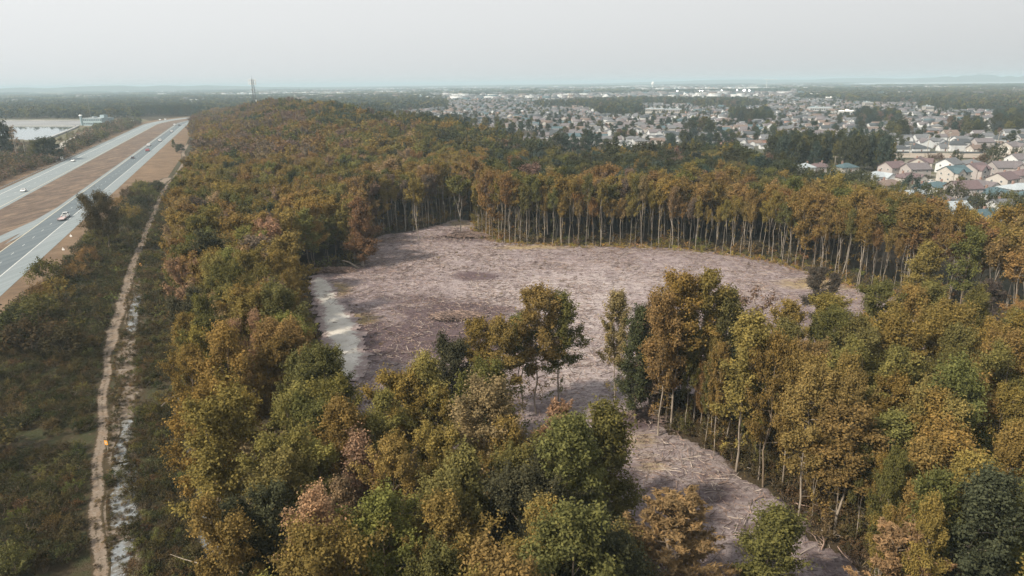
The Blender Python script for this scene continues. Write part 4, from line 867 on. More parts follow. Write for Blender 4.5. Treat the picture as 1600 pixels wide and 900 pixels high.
def wall(name, pts, wd, h, mat, label, cat='wall'):
    mb = MB(); pts = [np.array(p) for p in pts]
    for i in range(len(pts)-1):
        a, b = pts[i], pts[i+1]; d = unit(b-a); n_ = np.array([d[1], -d[0]])*wd/2; a = a-d*0.0; q = [a+n_, a-n_, b-n_, b+n_]
        mb.add([(p[0], p[1], z) for z in (0, h+i*0.003) for p in q], [(0, 1, 2, 3), (7, 6, 5, 4), (0, 4, 5, 1), (1, 5, 6, 2), (2, 6, 7, 3), (3, 7, 4, 0)])
    return tag(mb.build(name, mat), label, cat)
wall('basin_wall', [at(-30, 197.4), at(118, 197.4)], 2.0, 1.0, M['concrete'], 'straight pale wall dividing the two water basins')
wall('basin_wall', [at(70, 219.5), at(78, 216.5), at(106, 205.5), at(122, 198)], 2.2, 1.4, M['concrete'], 'slanting pale dyke wall in front of the near basin')
wall('basin_wall', [at(-30, 188.3), at(126, 188.3)], 2.5, 1.0, M['concrete'], 'far pale rim of the basins below the dark woods')
ribbon('service_road', [at(*p) for p in [(92, 232), (104, 226), (120, 216), (135, 209), (150, 202), (158, 197), (172, 194)]], 9, .02, simple('gravel_road', (.33, .31, .28), .9, .15, .1, obj=False), 2, .4)
M['lightblue'] = simple('pale_blue_cladding', (0.26, 0.34, 0.37), .6, .12, .2); M['roofgrey'] = simple('flat_roof_felt', (0.30, 0.34, 0.36), .8, .1, .2)
M['glass'] = newmat('dark_window_glass')[0]; b_ = M['glass'].node_tree.nodes['Principled BSDF']; b_.inputs['Base Color'].default_value = (0.05, 0.065, 0.08, 1); b_.inputs['Roughness'].default_value = .12
def block(name, px0, px1, py, h, depth, wallm, roofm, label, cat='building', storeys=1, bays=8, group=None, tower=False):
    a, b = at(px0, py), at(px1, py); c = (a+b)/2; wd = np.linalg.norm(b-a); e = empty(name, (c[0], c[1], float(terrain(*c))), math.atan2(b[1]-a[1], b[0]-a[0])); tag(e, label, cat, group)
    MB().box(-wd/2, wd/2, 0, depth, 0, h).build('wall', wallm, e)
    mb = MB(); mb.box(-wd/2-.3, wd/2+.3, -.3, depth+.3, h, h+.5); mb.box(-wd*.2, -wd*.1, depth*.3, depth*.6, h+.5, h+2.2); mb.box(wd*.15, wd*.2, depth*.4, depth*.6, h+.5, h+1.8); mb.build('roof', roofm, e)
    mb = MB()
    for s_ in range(storeys):
        for k in range(bays):
            x = -wd/2+wd*(k+.5)/bays; zz = h*(s_+.35)/storeys; mb.box(x-wd/bays*.33, x+wd/bays*.33, -.08, -.01, zz, zz+h/storeys*.42)
    mb.build('window_band', M['glass'], e); return e
e = block('works_building', 131, 160, 196.5, 9, 22, M['lightblue'], M['roofgrey'], 'pale blue low building beside the water basins', bays=10, storeys=2)
mb = MB(); mb.box(-3, 3, 6, 12, 0, 13); mb.build('stair_tower', M['lightblue'], e).location = (10, 0, 0)
def silo():
    p = at(128.5, 196); e = empty('vent_stack', (p[0], p[1], 0)); tag(e, 'thin pale stack with a round cap beside the blue building', 'stack'); MB().tube([(0, 0, 0), (0, 0, 12)], [1.6, 1.3], 12).build('pipe', M['lightblue'], e); MB().tube([(0, 0, 12), (0, 0, 13.4)], [2.2, 1.2], 12).build('cap', M['white'], e)
silo()
# utility poles
def pole(px, py, h, label, arms=1, group='utility poles', rz=0, name='utility_pole', lamp=False, z0=None):
    p = at(px, py); e = empty(name, (p[0], p[1], float(terrain(*p))), rz); tag(e, label, 'pole', group)
    MB().tube([(0, 0, 0), (0, 0, h)], [.2, .13], 8).build('shaft', M['wood_pole'], e)
    for k in range(arms):
        z = h-.6-k*1.1; mb = MB(); mb.box(-1.3, 1.3, -.08, .08, z, z+.16)
        for x in (-1.2, -.5, .5, 1.2): mb.tube([(x, 0, z+.16), (x, 0, z+.42)], .07, 6)
        mb.build('crossarm', M['wood_pole'], e)
    return e
for a, b, h, l in [(3, 247, 9, 'utility pole at the left border'), (27.5, 249, 17, 'tall pale pole in front of the thin tree'), (41, 247, 13, 'pole right of the thin tree'), (144, 196, 38, 'very tall thin pole rising before the dark woods'), (183, 194.5, 11, 'pole among bushes left of the road sign'), (190.5, 194, 11, 'pole next to the road sign')]:
    pole(a, b, h, l, 1)
# road sign, guard rail, reflector posts
def road_sign(px, py, wd, h, up_, label):
    p = at(px, py); e = empty('road_sign', (p[0], p[1], 0), R(20)); tag(e, label, 'sign'); 
    for s_ in (-1, 1): MB().tube([(s_*wd*.3, .1, 0), (s_*wd*.3, .1, up_+h)], .1, 6).build('post', M['steel'], e)
    MB().box(-wd/2, wd/2, -.06, .0, up_, up_+h).build('panel', M['white'], e)
road_sign(208, 195, 4.6, 3.8, 1.8, 'square pale road sign beside the far carriageway')
road_sign(97.5, 251.5, 1.6, 1.8, 1.0, 'small pale sign at the near end of the guard rail')
def guard_rail():
    a, b = 390, 700; e = empty('guard_rail', (*hwp(a, -107.3), 0), -HA); tag(e, 'low grey guard rail along the outer edge of the left carriageway', 'guard rail'); L_ = b-a
    mb = MB(); mb.box(-.06, .0, 0, L_, .45, .78); mb.box(-.09, -.061, 0, L_, .5, .58); mb.box(-.09, -.061, 0, L_, .65, .73); mb.build('rail', M['steel'], e)
    pm = MB().box(-.2, -.1, -.08, .08, 0, .75).mesh('rail_post', M['wood_pole'])
    for k in range(78): o = meshobj('rail_post', pm, e); o.location = (.21, k*4+.5, 0)
guard_rail()
for i, (a, b) in enumerate([(88.5, 252), (111, 370), (99, 391)]):
    p = at(a, b); o = MB().box(-.35, .35, -.05, .05, .0, .5).box(-.06, .06, -.04, .04, .5, .9).build('marker_board', M['white']); o.location = (p[0], p[1], 0)
    tag(o, ['small white board beside the left carriageway before the guard rail', 'white board lying in the dry verge by the highway', 'lower white board in the dry verge near the scrub'][i], 'marker')

# ---------------------------------------------------------------- vehicles
M['tyre'] = simple('rubber', (0.02, 0.02, 0.02), .8); M['pinkish'] = simple('faded_pink_deck', (0.42, 0.33, 0.33), .7, .1)
M['redlight'] = simple('tail_lamp', (0.45, 0.02, 0.02), .3)
def paint(name, c):
    m_ = simple(name, c, .3, .03); m_.node_tree.nodes['Principled BSDF'].inputs['Coat Weight'].default_value = .5; return m_
CARP = {'white': paint('white_car_paint', (.78, .79, .78)), 'dark': paint('dark_car_paint', (.05, .05, .055)), 'red': paint('red_car_paint', (.35, .05, .05)), 'silver': paint('silver_car_paint', (.5, .52, .54))}
def vehicle(col, pick=False):
    e = empty('pickup_truck' if pick else 'car'); Lc, Wd = (5.6, 1.95) if pick else (4.6, 1.82); x0, x1 = -Lc/2, Lc/2
    if pick: out = [(x0, .45), (x0, 1.15), (-.35, 1.15), (-.35, 1.25), (x1-1.5, 1.22), (x1-.15, 1.05), (x1, .8), (x1, .42)]; cab = [(-.3, 1.2), (-.15, 1.85), (1.05, 1.87), (1.75, 1.2)]
    else: out = [(x0, .42), (x0+.02, .85), (x0+.25, .98), (-1.2, 1.0), (1.1, .98), (x1-.2, .8), (x1, .62), (x1, .4)]; cab = [(-1.75, .96), (-1.15, 1.42), (.35, 1.46), (1.15, .96)]
    mb = MB(); mb.prism(out, -Wd/2, Wd/2); n = len(cab); ww = Wd/2-.05; wt = Wd/2-.28
    v = [(x, s_*(ww if k in (0, n-1) else wt), z) for s_ in (-1, 1) for k, (x, z) in enumerate(cab)]
    mb.add(v, [(3, 2, 1, 0), (4, 5, 6, 7), (1, 2, 6, 5), (0, 1, 5, 4), (2, 3, 7, 6)]); body = mb.mesh('body', CARP[col]); meshobj('body', body, e)
    def inset(a, b, c_, d_, t, off):
        P_ = [np.array(p) for p in (a, b, c_, d_)]; cn = sum(P_)/4; nn = unit(np.cross(P_[1]-P_[0], P_[2]-P_[0])); nn = nn if nn@(cn-np.array([0, 0, 1.1])) > 0 else -nn
        return MB().add([cn+(p-cn)*t+nn*off for p in P_], [(0, 1, 2, 3)])
    for q in ((1, 2, 3, 0), (5, 6, 7, 4), (2, 3, 7, 6), (0, 1, 5, 4)): inset(*[v[k] for k in q], .84, .012).build('window', M['glass'], e)
    wm = MB(); wm.tube([(0, -.11, 0), (0, .11, 0)], .33, 14); wm.tube([(0, -.115, 0), (0, .115, 0)], .18, 10, 1); wm = wm.mesh('wheel', [M['tyre'], M['steel']])
    for sx in (x0+.85, x1-.85):
        for sy in (-1, 1): o = meshobj('wheel', wm, e); o.location = (sx, sy*(Wd/2-.1), .33)
    hm = MB().box(-.03, .02, -.2, .2, -.08, .08).mesh('headlight', M['white']); tm_ = MB().box(-.02, .03, -.16, .16, -.1, .1).mesh('tail_light', M['redlight'])
    for sy in (-1, 1):
        o = meshobj('headlight', hm, e); o.location = (x1, sy*.62, .68); o = meshobj('tail_light', tm_, e); o.location = (x0, sy*.68, .78)
    if pick: MB().box(x0+.12, -.5, -.8, .8, 1.151, 1.165).build('load_bed', M['tyre'], e)
    return e
PROTO = {c_: vehicle(c_) for c_ in CARP}
used = set()
def put_car(col, pos, ang, label, group, z=.06):
    o = PROTO[col] if col not in used else copy_tree(PROTO[col]); used.add(col); o.location = (pos[0], pos[1], z); o.rotation_euler = (0, 0, ang); tag(o, label, 'car', group); return o
FWD = math.pi/2-HA
G_ = 'cars driving on the highway'
for col, px, py, l, lab in [('white', 11, 301, -94.5, 'white car on the left carriageway at the left border'), ('white', 102, 253, -100.3, 'white car on the left carriageway beside the guard rail'), ('dark', 201, 248, -66, 'dark car alone on the right carriageway'), ('red', 228, 236.5, -62.2, 'reddish car behind two white ones on the right carriageway'),
        ('white', 230.5, 228.5, -66.2, 'white car next to the reddish car on the right carriageway'), ('white', 247.5, 221, -62.2, 'white car in the middle of the right carriageway'), ('white', 265, 206.5, -62.2, 'large looking white car far up the right carriageway'), ('dark', 280, 197, -62.0, 'tiny dark car far up the right carriageway'),
        ('silver', 286, 196, -57.5, 'tiny silver car stopped on the far shoulder'), ('white', 259, 188, -98, 'leftmost of three white cars at the far end of the road'), ('white', 274, 187, -92, 'middle one of three white cars at the far end of the road'), ('white', 268, 196, -68.8, 'tiny white car at the inner edge of the far road')]:
    p = at(px, py); s_ = p@np.array([math.sin(HA), math.cos(HA)]); left = l < -80
    o = put_car(col, hwp(s_, l), FWD+(math.pi if left else 0), lab, G_)
    if s_ > 560: o.scale = (1.35, 1.35, 1.5)
p = at(99, 340); s_ = p@np.array([math.sin(HA), math.cos(HA)]); tr = vehicle('white', True); q = hwp(s_, -62.0); tr.location = (q[0], q[1], .06); tr.rotation_euler = (0, 0, FWD)
tag(tr, 'white pickup truck towing a flat pinkish trailer on the highway', 'pickup truck')
q = hwp(s_-6.0, -62.0); e = empty('flatbed_trailer', (q[0], q[1], .06), FWD); tag(e, 'flat pinkish trailer hitched behind the white pickup truck', 'trailer')
mb = MB(); mb.box(-2.5, 2.0, -1.05, 1.05, .6, .74); mb.box(-2.5, 2.0, -1.09, -1.051, .58, .9); mb.box(-2.5, 2.0, 1.051, 1.09, .58, .9); mb.build('deck', M['pinkish'], e)
MB().box(2.01, 3.1, -.06, .06, .55, .67).build('hitch', M['steel'], e)
for sx in (-.5, .3):
    for sy in (-1, 1): o = MB().tube([(0, -.1, 0), (0, .1, 0)], .3, 12).build('wheel', M['tyre'], e); o.location = (sx, sy*1.21, .3)

# ---------------------------------------------------------------- communications tower
def mast():
    v_ = ray(399, 172); v_ = v_/np.hypot(v_[0], v_[1]); p = v_[:2]*735; z0 = float(terrain(*p)); v2 = ray(394, 124); v2 = v2/np.hypot(v2[0], v2[1]); h = H+v2[2]*735-z0
    e = empty('communications_tower', (p[0], p[1], z0), .4); tag(e, 'tall lattice tower with white antennas rising out of the ridge woods', 'tower'); w0, w1 = 2.4, 1.1
    lg = [(math.cos(a), math.sin(a)) for a in (0, 2.094, 4.189)]
    for k in range(3): MB().tube([(lg[k][0]*w0, lg[k][1]*w0, 0), (lg[k][0]*w1, lg[k][1]*w1, h)], .17, 6).build('leg', M['tower_steel'], e)
    mb = MB(); n_ = 20
    for i in range(n_):
        z, z2 = h*i/n_, h*(i+1)/n_; r1, r2 = w0+(w1-w0)*i/n_, w0+(w1-w0)*(i+1)/n_
        for k in range(3):
            a, b = lg[k], lg[(k+1) % 3]; mb.tube([(a[0]*r1, a[1]*r1, z), (b[0]*r2, b[1]*r2, z2)], .07, 4); mb.tube([(b[0]*r1, b[1]*r1, z), (a[0]*r2, a[1]*r2, z2)], .07, 4); mb.tube([(a[0]*r2, a[1]*r2, z2), (b[0]*r2, b[1]*r2, z2)], .07, 4)
    mb.build('bracing', M['tower_steel'], e)
    for zz, rr_, nn in ((h-1.0, 3.2, 9), (h-4.0, 3.0, 9), (h-9.5, 2.3, 4)):
        mb = MB(); mb.tube([(rr_*math.cos(a), rr_*math.sin(a), zz) for a in np.linspace(0, 6.283, 13)], .09, 4); mb.build('ring_mount', M['tower_steel'], e)
        pm = MB().box(-.1, .1, -.22, .22, -1.2, 1.2).mesh('antenna_panel', M['white'])
        for k in range(nn): a = 6.283*k/nn; o = meshobj('antenna_panel', pm, e); o.location = (rr_*1.1*math.cos(a), rr_*1.1*math.sin(a), zz); o.rotation_euler = (0, 0, a)
    MB().tube([(0, 0, h), (0, 0, h+3.5)], [.12, .05], 6).build('lightning_rod', M['tower_steel'], e)
    o = MB().tube([(-.3, 0, 0), (.3, 0, 0)], 1.1, 16).build('dish', M['white'], e); o.location = (1.6, -1.2, h-20)
mast()

# ---------------------------------------------------------------- houses
WALLC = {'white': (.54, .555, .57), 'cream': (.40, .375, .35), 'pink': (.34, .31, .305), 'grey': (.40, .40, .40), 'brick': (.36, .22, .18), 'beige': (.34, .32, .30)}
ROOFC = {'grey': (.11, .115, .125), 'dark': (.05, .058, .066), 'maroon': (.115, .082, .088), 'teal': (.055, .095, .112), 'mauve': (.125, .112, .12), 'brown': (.14, .105, .09), 'pale blue': (.30, .34, .37)}
for k, c_ in WALLC.items(): M['w_'+k] = simple(k+'_siding', c_, .8, .07, .8)
for k, c_ in ROOFC.items(): M['r_'+k] = simple(k+'_shingles', c_, .85, .16, 1.4)
M['door'] = simple('painted_door', (.16, .09, .07), .6, .1); M['frame'] = simple('window_frame', (.62, .62, .60), .6, .05); M['chim'] = simple('chimney_brick', (.26, .17, .14), .9, .2)
def gable(mb, l, w, wh, rh, ov=.45, th=.22, y0=None):
    sl = rh/(w/2); a = w/2+ov; z0 = wh-ov*sl+.03
    mb.prism([(-a, z0), (0, wh+rh+.03), (a, z0), (a, z0+th), (0, wh+rh+.03+th), (-a, z0+th)], -l/2-ov, l/2+ov, axis='x')
def hip(mb, l, w, wh, rh, ov=.45):
    a, b = l/2+ov, w/2+ov; r_ = max(.2, (l-w)/2); z = wh+.03
    mb.add([(-a, -b, z), (a, -b, z), (a, b, z), (-a, b, z), (-a, -b, z+.18), (a, -b, z+.18), (a, b, z+.18), (-a, b, z+.18), (-r_, 0, z+rh), (r_, 0, z+rh)],
           [(3, 2, 1, 0), (0, 1, 5, 4), (1, 2, 6, 5), (2, 3, 7, 6), (3, 0, 4, 7), (4, 5, 9, 8), (6, 7, 8, 9), (5, 6, 9), (7, 4, 8)])
def house(l, w, wh, rh, style, wallk, roofk, cross=0, detail=2, name='house', rr=None):
    rr = rr or np.random.RandomState(int(l*100)); e = empty(name); wb = MB(); rb = MB()
    if style == 'gable': wb.prism([(-w/2, 0), (w/2, 0), (w/2, wh), (0, wh+rh), (-w/2, wh)], -l/2, l/2, axis='x'); gable(rb, l, w, wh, rh)
    else: wb.box(-l/2, l/2, -w/2, w/2, 0, wh); hip(rb, l, w, wh, rh)
    if cross:   # wing with its own gable to the front
        cw = l*.42; cx = cross*l*.24; pr_ = 2.2; ch = wh*.96; crh = rh*.8
        wb.prism([(cx-cw/2, 0), (cx+cw/2, 0), (cx+cw/2, ch), (cx, ch+crh), (cx-cw/2, ch)], -w/2-pr_, 0, axis='y')
        a = cw/2+.35; sl = crh/(cw/2); z0 = ch-.35*sl+.03; rb.prism([(cx-a, z0), (cx, ch+crh+.03), (cx+a, z0), (cx+a, z0+.2), (cx, ch+crh+.23), (cx-a, z0+.2)], -w/2-pr_-.35, 0, axis='y')
    wb.build('wall', M['w_'+wallk], e); ro = rb.build('roof', M['r_'+roofk], e)
    if detail >= 1:
        st = 2 if wh > 4.5 else 1; fr = -w/2-(2.2 if cross else 0)
        def win(x, y, z, ang, ww=1.1, hh=1.2):
            o = WIN[(ww > 1.3)].copy(); C.objects.link(o); o.parent = e; o.location = (x, y, z); o.rotation_euler = (0, 0, ang)
            if detail >= 2:
                g = WING[(ww > 1.3)].copy(); C.objects.link(g); g.parent = o
        for s_ in range(st):
            z = 1.5+2.7*s_
            for k in (-1, 1):
                if cross and k == cross: win(cross*l*.24, fr-.03, z, 0, 1.6)
                else: win(k*l*.28, -w/2-.03, z, 0)
                win(k*l*.28, w/2+.03, z, math.pi)
            for sx in (-1, 1):
                for k in (-1, 1): win(sx*(l/2+.03), k*w*.22, z, sx*math.pi/2)
        dx = -cross*l*.1 if cross else 0; d_ = MB().box(dx-.5, dx+.5, -w/2-.06, -w/2-.005, .1, 2.2).build('door', M['door'], e)
        if detail >= 2: MB().box(dx+.3, dx+.4, -w/2-.12, -w/2-.061, 1.0, 1.12).build('handle', M['steel'], d_)
        cx_ = l*.2*(1 if rr.rand() < .5 else -1); MB().box(cx_-.4, cx_+.4, .6, 1.4, wh+rh*.3, wh+rh+.9).build('chimney', M['chim'], ro)
    return e
WIN, WING = {}, {}
for big_ in (False, True):
    ww = .85 if big_ else .55; mb = MB(); mb.box(-ww, ww, -.05, .0, -.62, .62); WIN[big_] = bpy.data.objects.new('window', mb.mesh('window', M['frame']))
    mb = MB(); mb.box(-ww+.1, -.04, -.075, -.051, -.52, .52); mb.box(.04, ww-.1, -.075, -.051, -.52, .52); WING[big_] = bpy.data.objects.new('pane', mb.mesh('pane', M['glass']))
# px, py of the base centre, length, width, storeys, style, wall, roof, cross, heading
HS = [(1433, 268, 12, 10, 2, 'gable', 'cream', 'maroon', 1, 55), (1428, 279, 12, 10, 2, 'gable', 'pink', 'mauve', 0, 8), (1481, 270, 12, 10, 2, 'gable', 'white', 'grey', 0, 35), (1488, 284, 13, 10, 2, 'gable', 'cream', 'teal', -1, 20), (1521, 279, 12, 10, 2, 'gable', 'pink', 'maroon', -1, 25),
      (1515, 264, 13, 11, 1, 'hip', 'grey', 'grey', 0, 10), (1568, 276, 15, 12, 2, 'gable', 'pink', 'mauve', 1, -5), (1564, 296, 12, 10, 2, 'gable', 'cream', 'maroon', 0, 30), (1596, 290, 13, 10, 2, 'hip', 'pink', 'maroon', 0, 10), (1523, 300, 15, 12, 1, 'hip', 'beige', 'mauve', 1, 10),
      (1502, 312, 12, 10, 2, 'gable', 'pink', 'maroon', 0, 4), (1462, 303, 13, 11, 1, 'hip', 'white', 'teal', 1, 5), (1443, 306, 9, 8, 1, 'gable', 'white', 'teal', 0, 80), (1417, 287, 13, 10, 1, 'hip', 'cream', 'maroon', 1, 12), (1549, 313, 14, 11, 1, 'hip', 'white', 'teal', -1, 8), (1590, 306, 14, 11, 1, 'hip', 'grey', 'pale blue', 0, 5),
      (1368, 285, 13, 11, 1, 'hip', 'white', 'pale blue', 1, 15), (1393, 276, 12, 10, 2, 'gable', 'pink', 'maroon', 1, 20), (1388, 299, 13, 10, 1, 'hip', 'beige', 'brown', 0, 10), (1279, 269, 11, 9, 1, 'hip', 'pink', 'maroon', 0, 10), (1321, 270, 11, 9, 1, 'hip', 'cream', 'teal', 0, 12), (1257, 270, 9, 8, 1, 'hip', 'white', 'pale blue', 0, 12),
      (1530, 352, 11, 8, 1, 'gable', 'white', 'teal', 0, 14), (1488, 338, 10, 8, 1, 'gable', 'white', 'pale blue', 0, 10), (1405, 239, 13, 10, 1, 'hip', 'white', 'dark', 0, 0), (1433, 238, 13, 10, 1, 'hip', 'white', 'dark', 0, 3), (1473, 237, 8, 6, 1, 'gable', 'white', 'grey', 0, 0), (1490, 237, 12, 10, 2, 'hip', 'white', 'dark', 0, 0),
      (1456, 231, 12, 10, 2, 'hip', 'white', 'grey', 1, 5), (1501, 229, 14, 10, 2, 'gable', 'white', 'grey', 1, 8), (1524, 239, 10, 8, 1, 'gable', 'cream', 'brown', 0, 5), (1562, 228, 12, 10, 2, 'hip', 'white', 'dark', 0, 0), (1577, 240, 13, 10, 2, 'gable', 'cream', 'mauve', 1, 25), (1540, 232, 18, 9, 1, 'hip', 'grey', 'dark', 0, 0),
      (1370, 236, 12, 9, 1, 'gable', 'white', 'grey', 0, 10), (1345, 232, 13, 10, 1, 'hip', 'white', 'grey', 0, -10), (1600, 230, 12, 10, 1, 'hip', 'white', 'dark', 0, 0), (1590, 262, 12, 10, 2, 'gable', 'white', 'mauve', 0, 10), (1607, 318, 12, 9, 1, 'hip', 'white', 'teal', 0, 5), (1568, 334, 12, 9, 1, 'gable', 'white', 'grey', 0, 5), (1600, 345, 11, 8, 1, 'gable', 'grey', 'teal', 0, 15), (1515, 328, 11, 8, 1, 'hip', 'grey', 'dark', 0, 8), (1462, 322, 11, 8, 1, 'hip', 'white', 'mauve', 0, 8), (1425, 318, 10, 8, 1, 'gable', 'grey', 'pale blue', 0, 20)]
sheet('lawn', [at(*p) for p in [(1235, 285), (1240, 262), (1290, 255), (1390, 250), (1760, 238), (1800, 420), (1600, 365), (1440, 330), (1350, 300)]], .012, blend('lawn', [(0.10, 0.095, 0.06), ((0.20, 0.185, 0.165), .08, .45, .6, .9), ((0.06, 0.07, 0.035), .2, .5, .65, .8)], None))
sheet('town_ground', [at(*p) for p in [(690, 216), (1240, 250), (1390, 250), (1900, 232), (1900, 146), (1300, 141), (640, 147)]], .4, blend('town_ground', [(0.075, 0.078, 0.06), ((0.16, 0.15, 0.135), .025, .5, .62, .8), ((0.22, 0.20, 0.18), .008, .55, .68, .7)], None), lift=False)
strip('dirt_road', [at(x, y) for x, y in ((1385, 239.5), (1480, 240.5), (1600, 239), (1760, 236))], [at(x, y) for x, y in ((1385, 247), (1480, 248.5), (1600, 246.5), (1760, 243))], .44, blend('bare_earth_road', [(.30, .26, .22), ((.21, .18, .15), .1, .45, .65, .8)], None))
hc = [0]
def nm_height(wh): return wh
info = []
for i, (px, py, l, w_, st, style, wk, rk, cr_, hd_) in enumerate(HS):
    wh = 5.3 if st == 2 else 3.1; p = at(px, py); p = p*(1+ w_*.3/np.linalg.norm(p)); sc = .86
    e = house(l, w_, wh, 2.9 if st == 2 else 2.5, style, wk, rk, cr_, 2 if py > 250 else 1, 'house', np.random.RandomState(i))
    e.location = (p[0], p[1], .0); e.rotation_euler = (0, 0, R(hd_)); e.scale = (sc, sc, sc)
    info.append((e, px, py, wk, rk, style, st, 'the near subdivision' if py > 250 else 'row behind dirt road'))
def label_houses(info, group):
    g = {}
    for q in info: g.setdefault((q[3], q[4], q[5], q[6], q[7]), []).append(q)
    for k, qs in g.items():
        qs.sort(key=lambda q: q[1])
        for i, q in enumerate(qs):
            base = '%s %s with %s %s roof in %s' % (k[0], 'tall house' if k[3] == 2 else 'bungalow', k[1], 'hipped' if k[2] == 'hip' else 'gabled', k[4])
            tag(q[0], base+('' if len(qs) == 1 else ', %s from left' % ordinal(i)), 'house', group)
label_houses(info, 'houses of the near subdivision')
# the town: houses on streets; each nearer house an object, the rest of the town one mass
SKYL = [(600, 181), (660, 181), (700, 185), (750, 199), (790, 208), (850, 224), (905, 238), (955, 228), (1050, 225), (1150, 225), (1215, 232), (1245, 226), (1300, 222), (1390, 232), (1395, 236), (1500, 236), (1760, 234)]
WOODS = [(965, 176, 38, 9), (1170, 189, 38, 7), (1372, 192, 36, 8), (1530, 171, 100, 7), (1540, 208, 80, 6), (890, 168, 60, 3), (1140, 168, 60, 3), (1590, 190, 40, 6), (1040, 163, 150, 3), (1345, 207, 12, 4), (1100, 214, 25, 3), (1400, 216, 15, 5)]
def is_wood(px, py):
    r_ = np.zeros(np.shape(px), bool)
    for cx, cy, rx, ry in WOODS: r_ |= ((px-cx)/rx)**2+((py-cy)/ry)**2 < 1
    return r_
rr = np.random.RandomState(77); TWN = []
for tile in range(2):
    if tile == 0: u = np.arange(-800, 2300, 12.0); v = np.concatenate([[k*47+a for a in (0, 20)] for k in range(9, 41)])
    else: u = np.arange(-1500, 5200, 26.); v = np.concatenate([[k*90+a for a in (0, 38)] for k in range(21, 62)])
    U, V = np.meshgrid(u, v); X = U+rr.normal(0, 1.4, U.shape); Y = V+rr.normal(0, 1.5, U.shape)
    Y = Y+18*np.sin(X/170.)+(vnoise(X, Y, 260, 5)-.5)*90; a = .06; X, Y = X*math.cos(a)+Y*math.sin(a), -X*math.sin(a)+Y*math.cos(a)
    face = np.where((np.arange(V.shape[0]) % 2)[:, None]+0*U == 0, 1, 0)
    X = X.ravel(); Y = Y.ravel(); face = face.ravel(); px, py, dz = project(X, Y, 0)
    k = (inside(FOREST, X, Y) == False) & (px > 520+(160-np.minimum(py, 160))*2) & (px < 1640) & (dz > 0) & (py < 234) & (py > (153 if tile == 0 else 141)) & ~is_wood(px, py) & (rr.rand(len(px)) < .95)
    if tile == 1: k &= (py < 160) & ((py > 148) | (rr.rand(len(px)) < .5)) & (px < 1430)
    k &= np.where(px < 960, py > 147, True); k &= ~((px > 1000) & (px < 1072) & (py > 171) & (py < 184)) & ~((px > 1305) & (px < 1358) & (py > 175) & (py < 186))
    for x, y, fc, a_, b_ in zip(X[k], Y[k], face[k], px[k], py[k]): TWN.append((x, y, fc, a_, b_, tile))
sk = np.interp([q[3] for q in TWN], [a for a, b in SKYL], [b for a, b in SKYL]); vis = np.array([q[4] for q in TWN])-4 < sk
inframe = np.array([15 < q[3] < 1602 for q in TWN]); order = np.argsort([math.hypot(q[0], q[1]) for q in TWN])
chosen = [i for i in order if vis[i] and inframe[i] and TWN[i][5] == 0][:300-len(HS)]; cs_ = set(chosen)
PT = []
combos = [('white', 'grey', 'gable', 2), ('white', 'dark', 'hip', 1), ('cream', 'brown', 'gable', 2), ('white', 'mauve', 'gable', 2), ('beige', 'grey', 'hip', 2), ('pink', 'mauve', 'gable', 2), ('white', 'grey', 'hip', 1), ('grey', 'dark', 'gable', 2), ('white', 'brown', 'gable', 1), ('brick', 'grey', 'hip', 2), ('white', 'teal', 'gable', 2), ('cream', 'grey', 'gable', 1)]
for i, (wk, rk, style, st) in enumerate(combos):
    e = house(12+i % 3, 9, 5.2 if st == 2 else 3.0, 2.8 if st == 2 else 2.3, style, wk, rk, (1, 0, -1)[i % 3], 0, 'house', np.random.RandomState(i)); PT.append(e)
# meshes of the same houses for the far mass of the town
VAR['town_house'] = []
for e in PT:
    ch = list(e.children); VAR['town_house'].append((ch[0].data, ch[1].data, 1.0))
info = []; usedp = set(); far = []
def streetname(x, y): return None
for i, (x, y, fc, a_, b_, tile) in enumerate(TWN):
    ci = rr.choice(len(combos), p=[.13, .12, .08, .08, .09, .07, .12, .09, .07, .05, .05, .05]); rz = .06*-1+(0 if fc else math.pi)+rr.choice([0, 0, 0, math.pi/2])+rr.normal(0, .06)
    if i in cs_:
        e = PT[ci] if ci not in usedp else copy_tree(PT[ci]); usedp.add(ci); e.location = (x, y, .4); e.rotation_euler = (0, 0, rz); s_ = rr.uniform(.66, .84); e.scale = (s_, s_, s_)
        wk, rk, style, st = combos[ci]; reg = ('behind the dip in the ridge' if a_ < 900 else 'behind the dark green woods' if a_ < 1090 else 'left of the tall dark copse' if a_ < 1210 else 'above the tall dark copse' if a_ < 1390 else 'above the white row')
        reg += ', front' if b_ > 222 else ', second line' if b_ > 212 else ', third line' if b_ > 202 else ', far line'
        info.append((e, a_, b_, wk, rk, style, st, reg))
    else:
        s_ = rr.uniform(.68, .86)*(1.0 if tile == 0 else 1.7); far.append((x, y, .4, rz, s_, s_, 'town_house', ci, (1, 1, 1)))
for ci in range(len(combos)):
    if ci not in usedp:
        for ch in list(PT[ci].children): bpy.data.objects.remove(ch)
        bpy.data.objects.remove(PT[ci])
g = {}
for q in info: g.setdefault((q[3], q[4], q[5], q[6], q[7]), []).append(q)
for k, qs in g.items():
    qs.sort(key=lambda q: q[1])
    for i, q in enumerate(qs):
        base = '%s %s house, %s roof, %s' % (k[0], 'tall' if k[3] == 2 else 'low', k[1], k[4])
        tag(q[0], base+('' if len(qs) == 1 else ', %s from left' % ordinal(i)), 'house', 'houses of the town')
scatter_object('distant_town', far, 'countless small houses of the town fading into the haze', 'town')
print('houses', len(info), len(far))
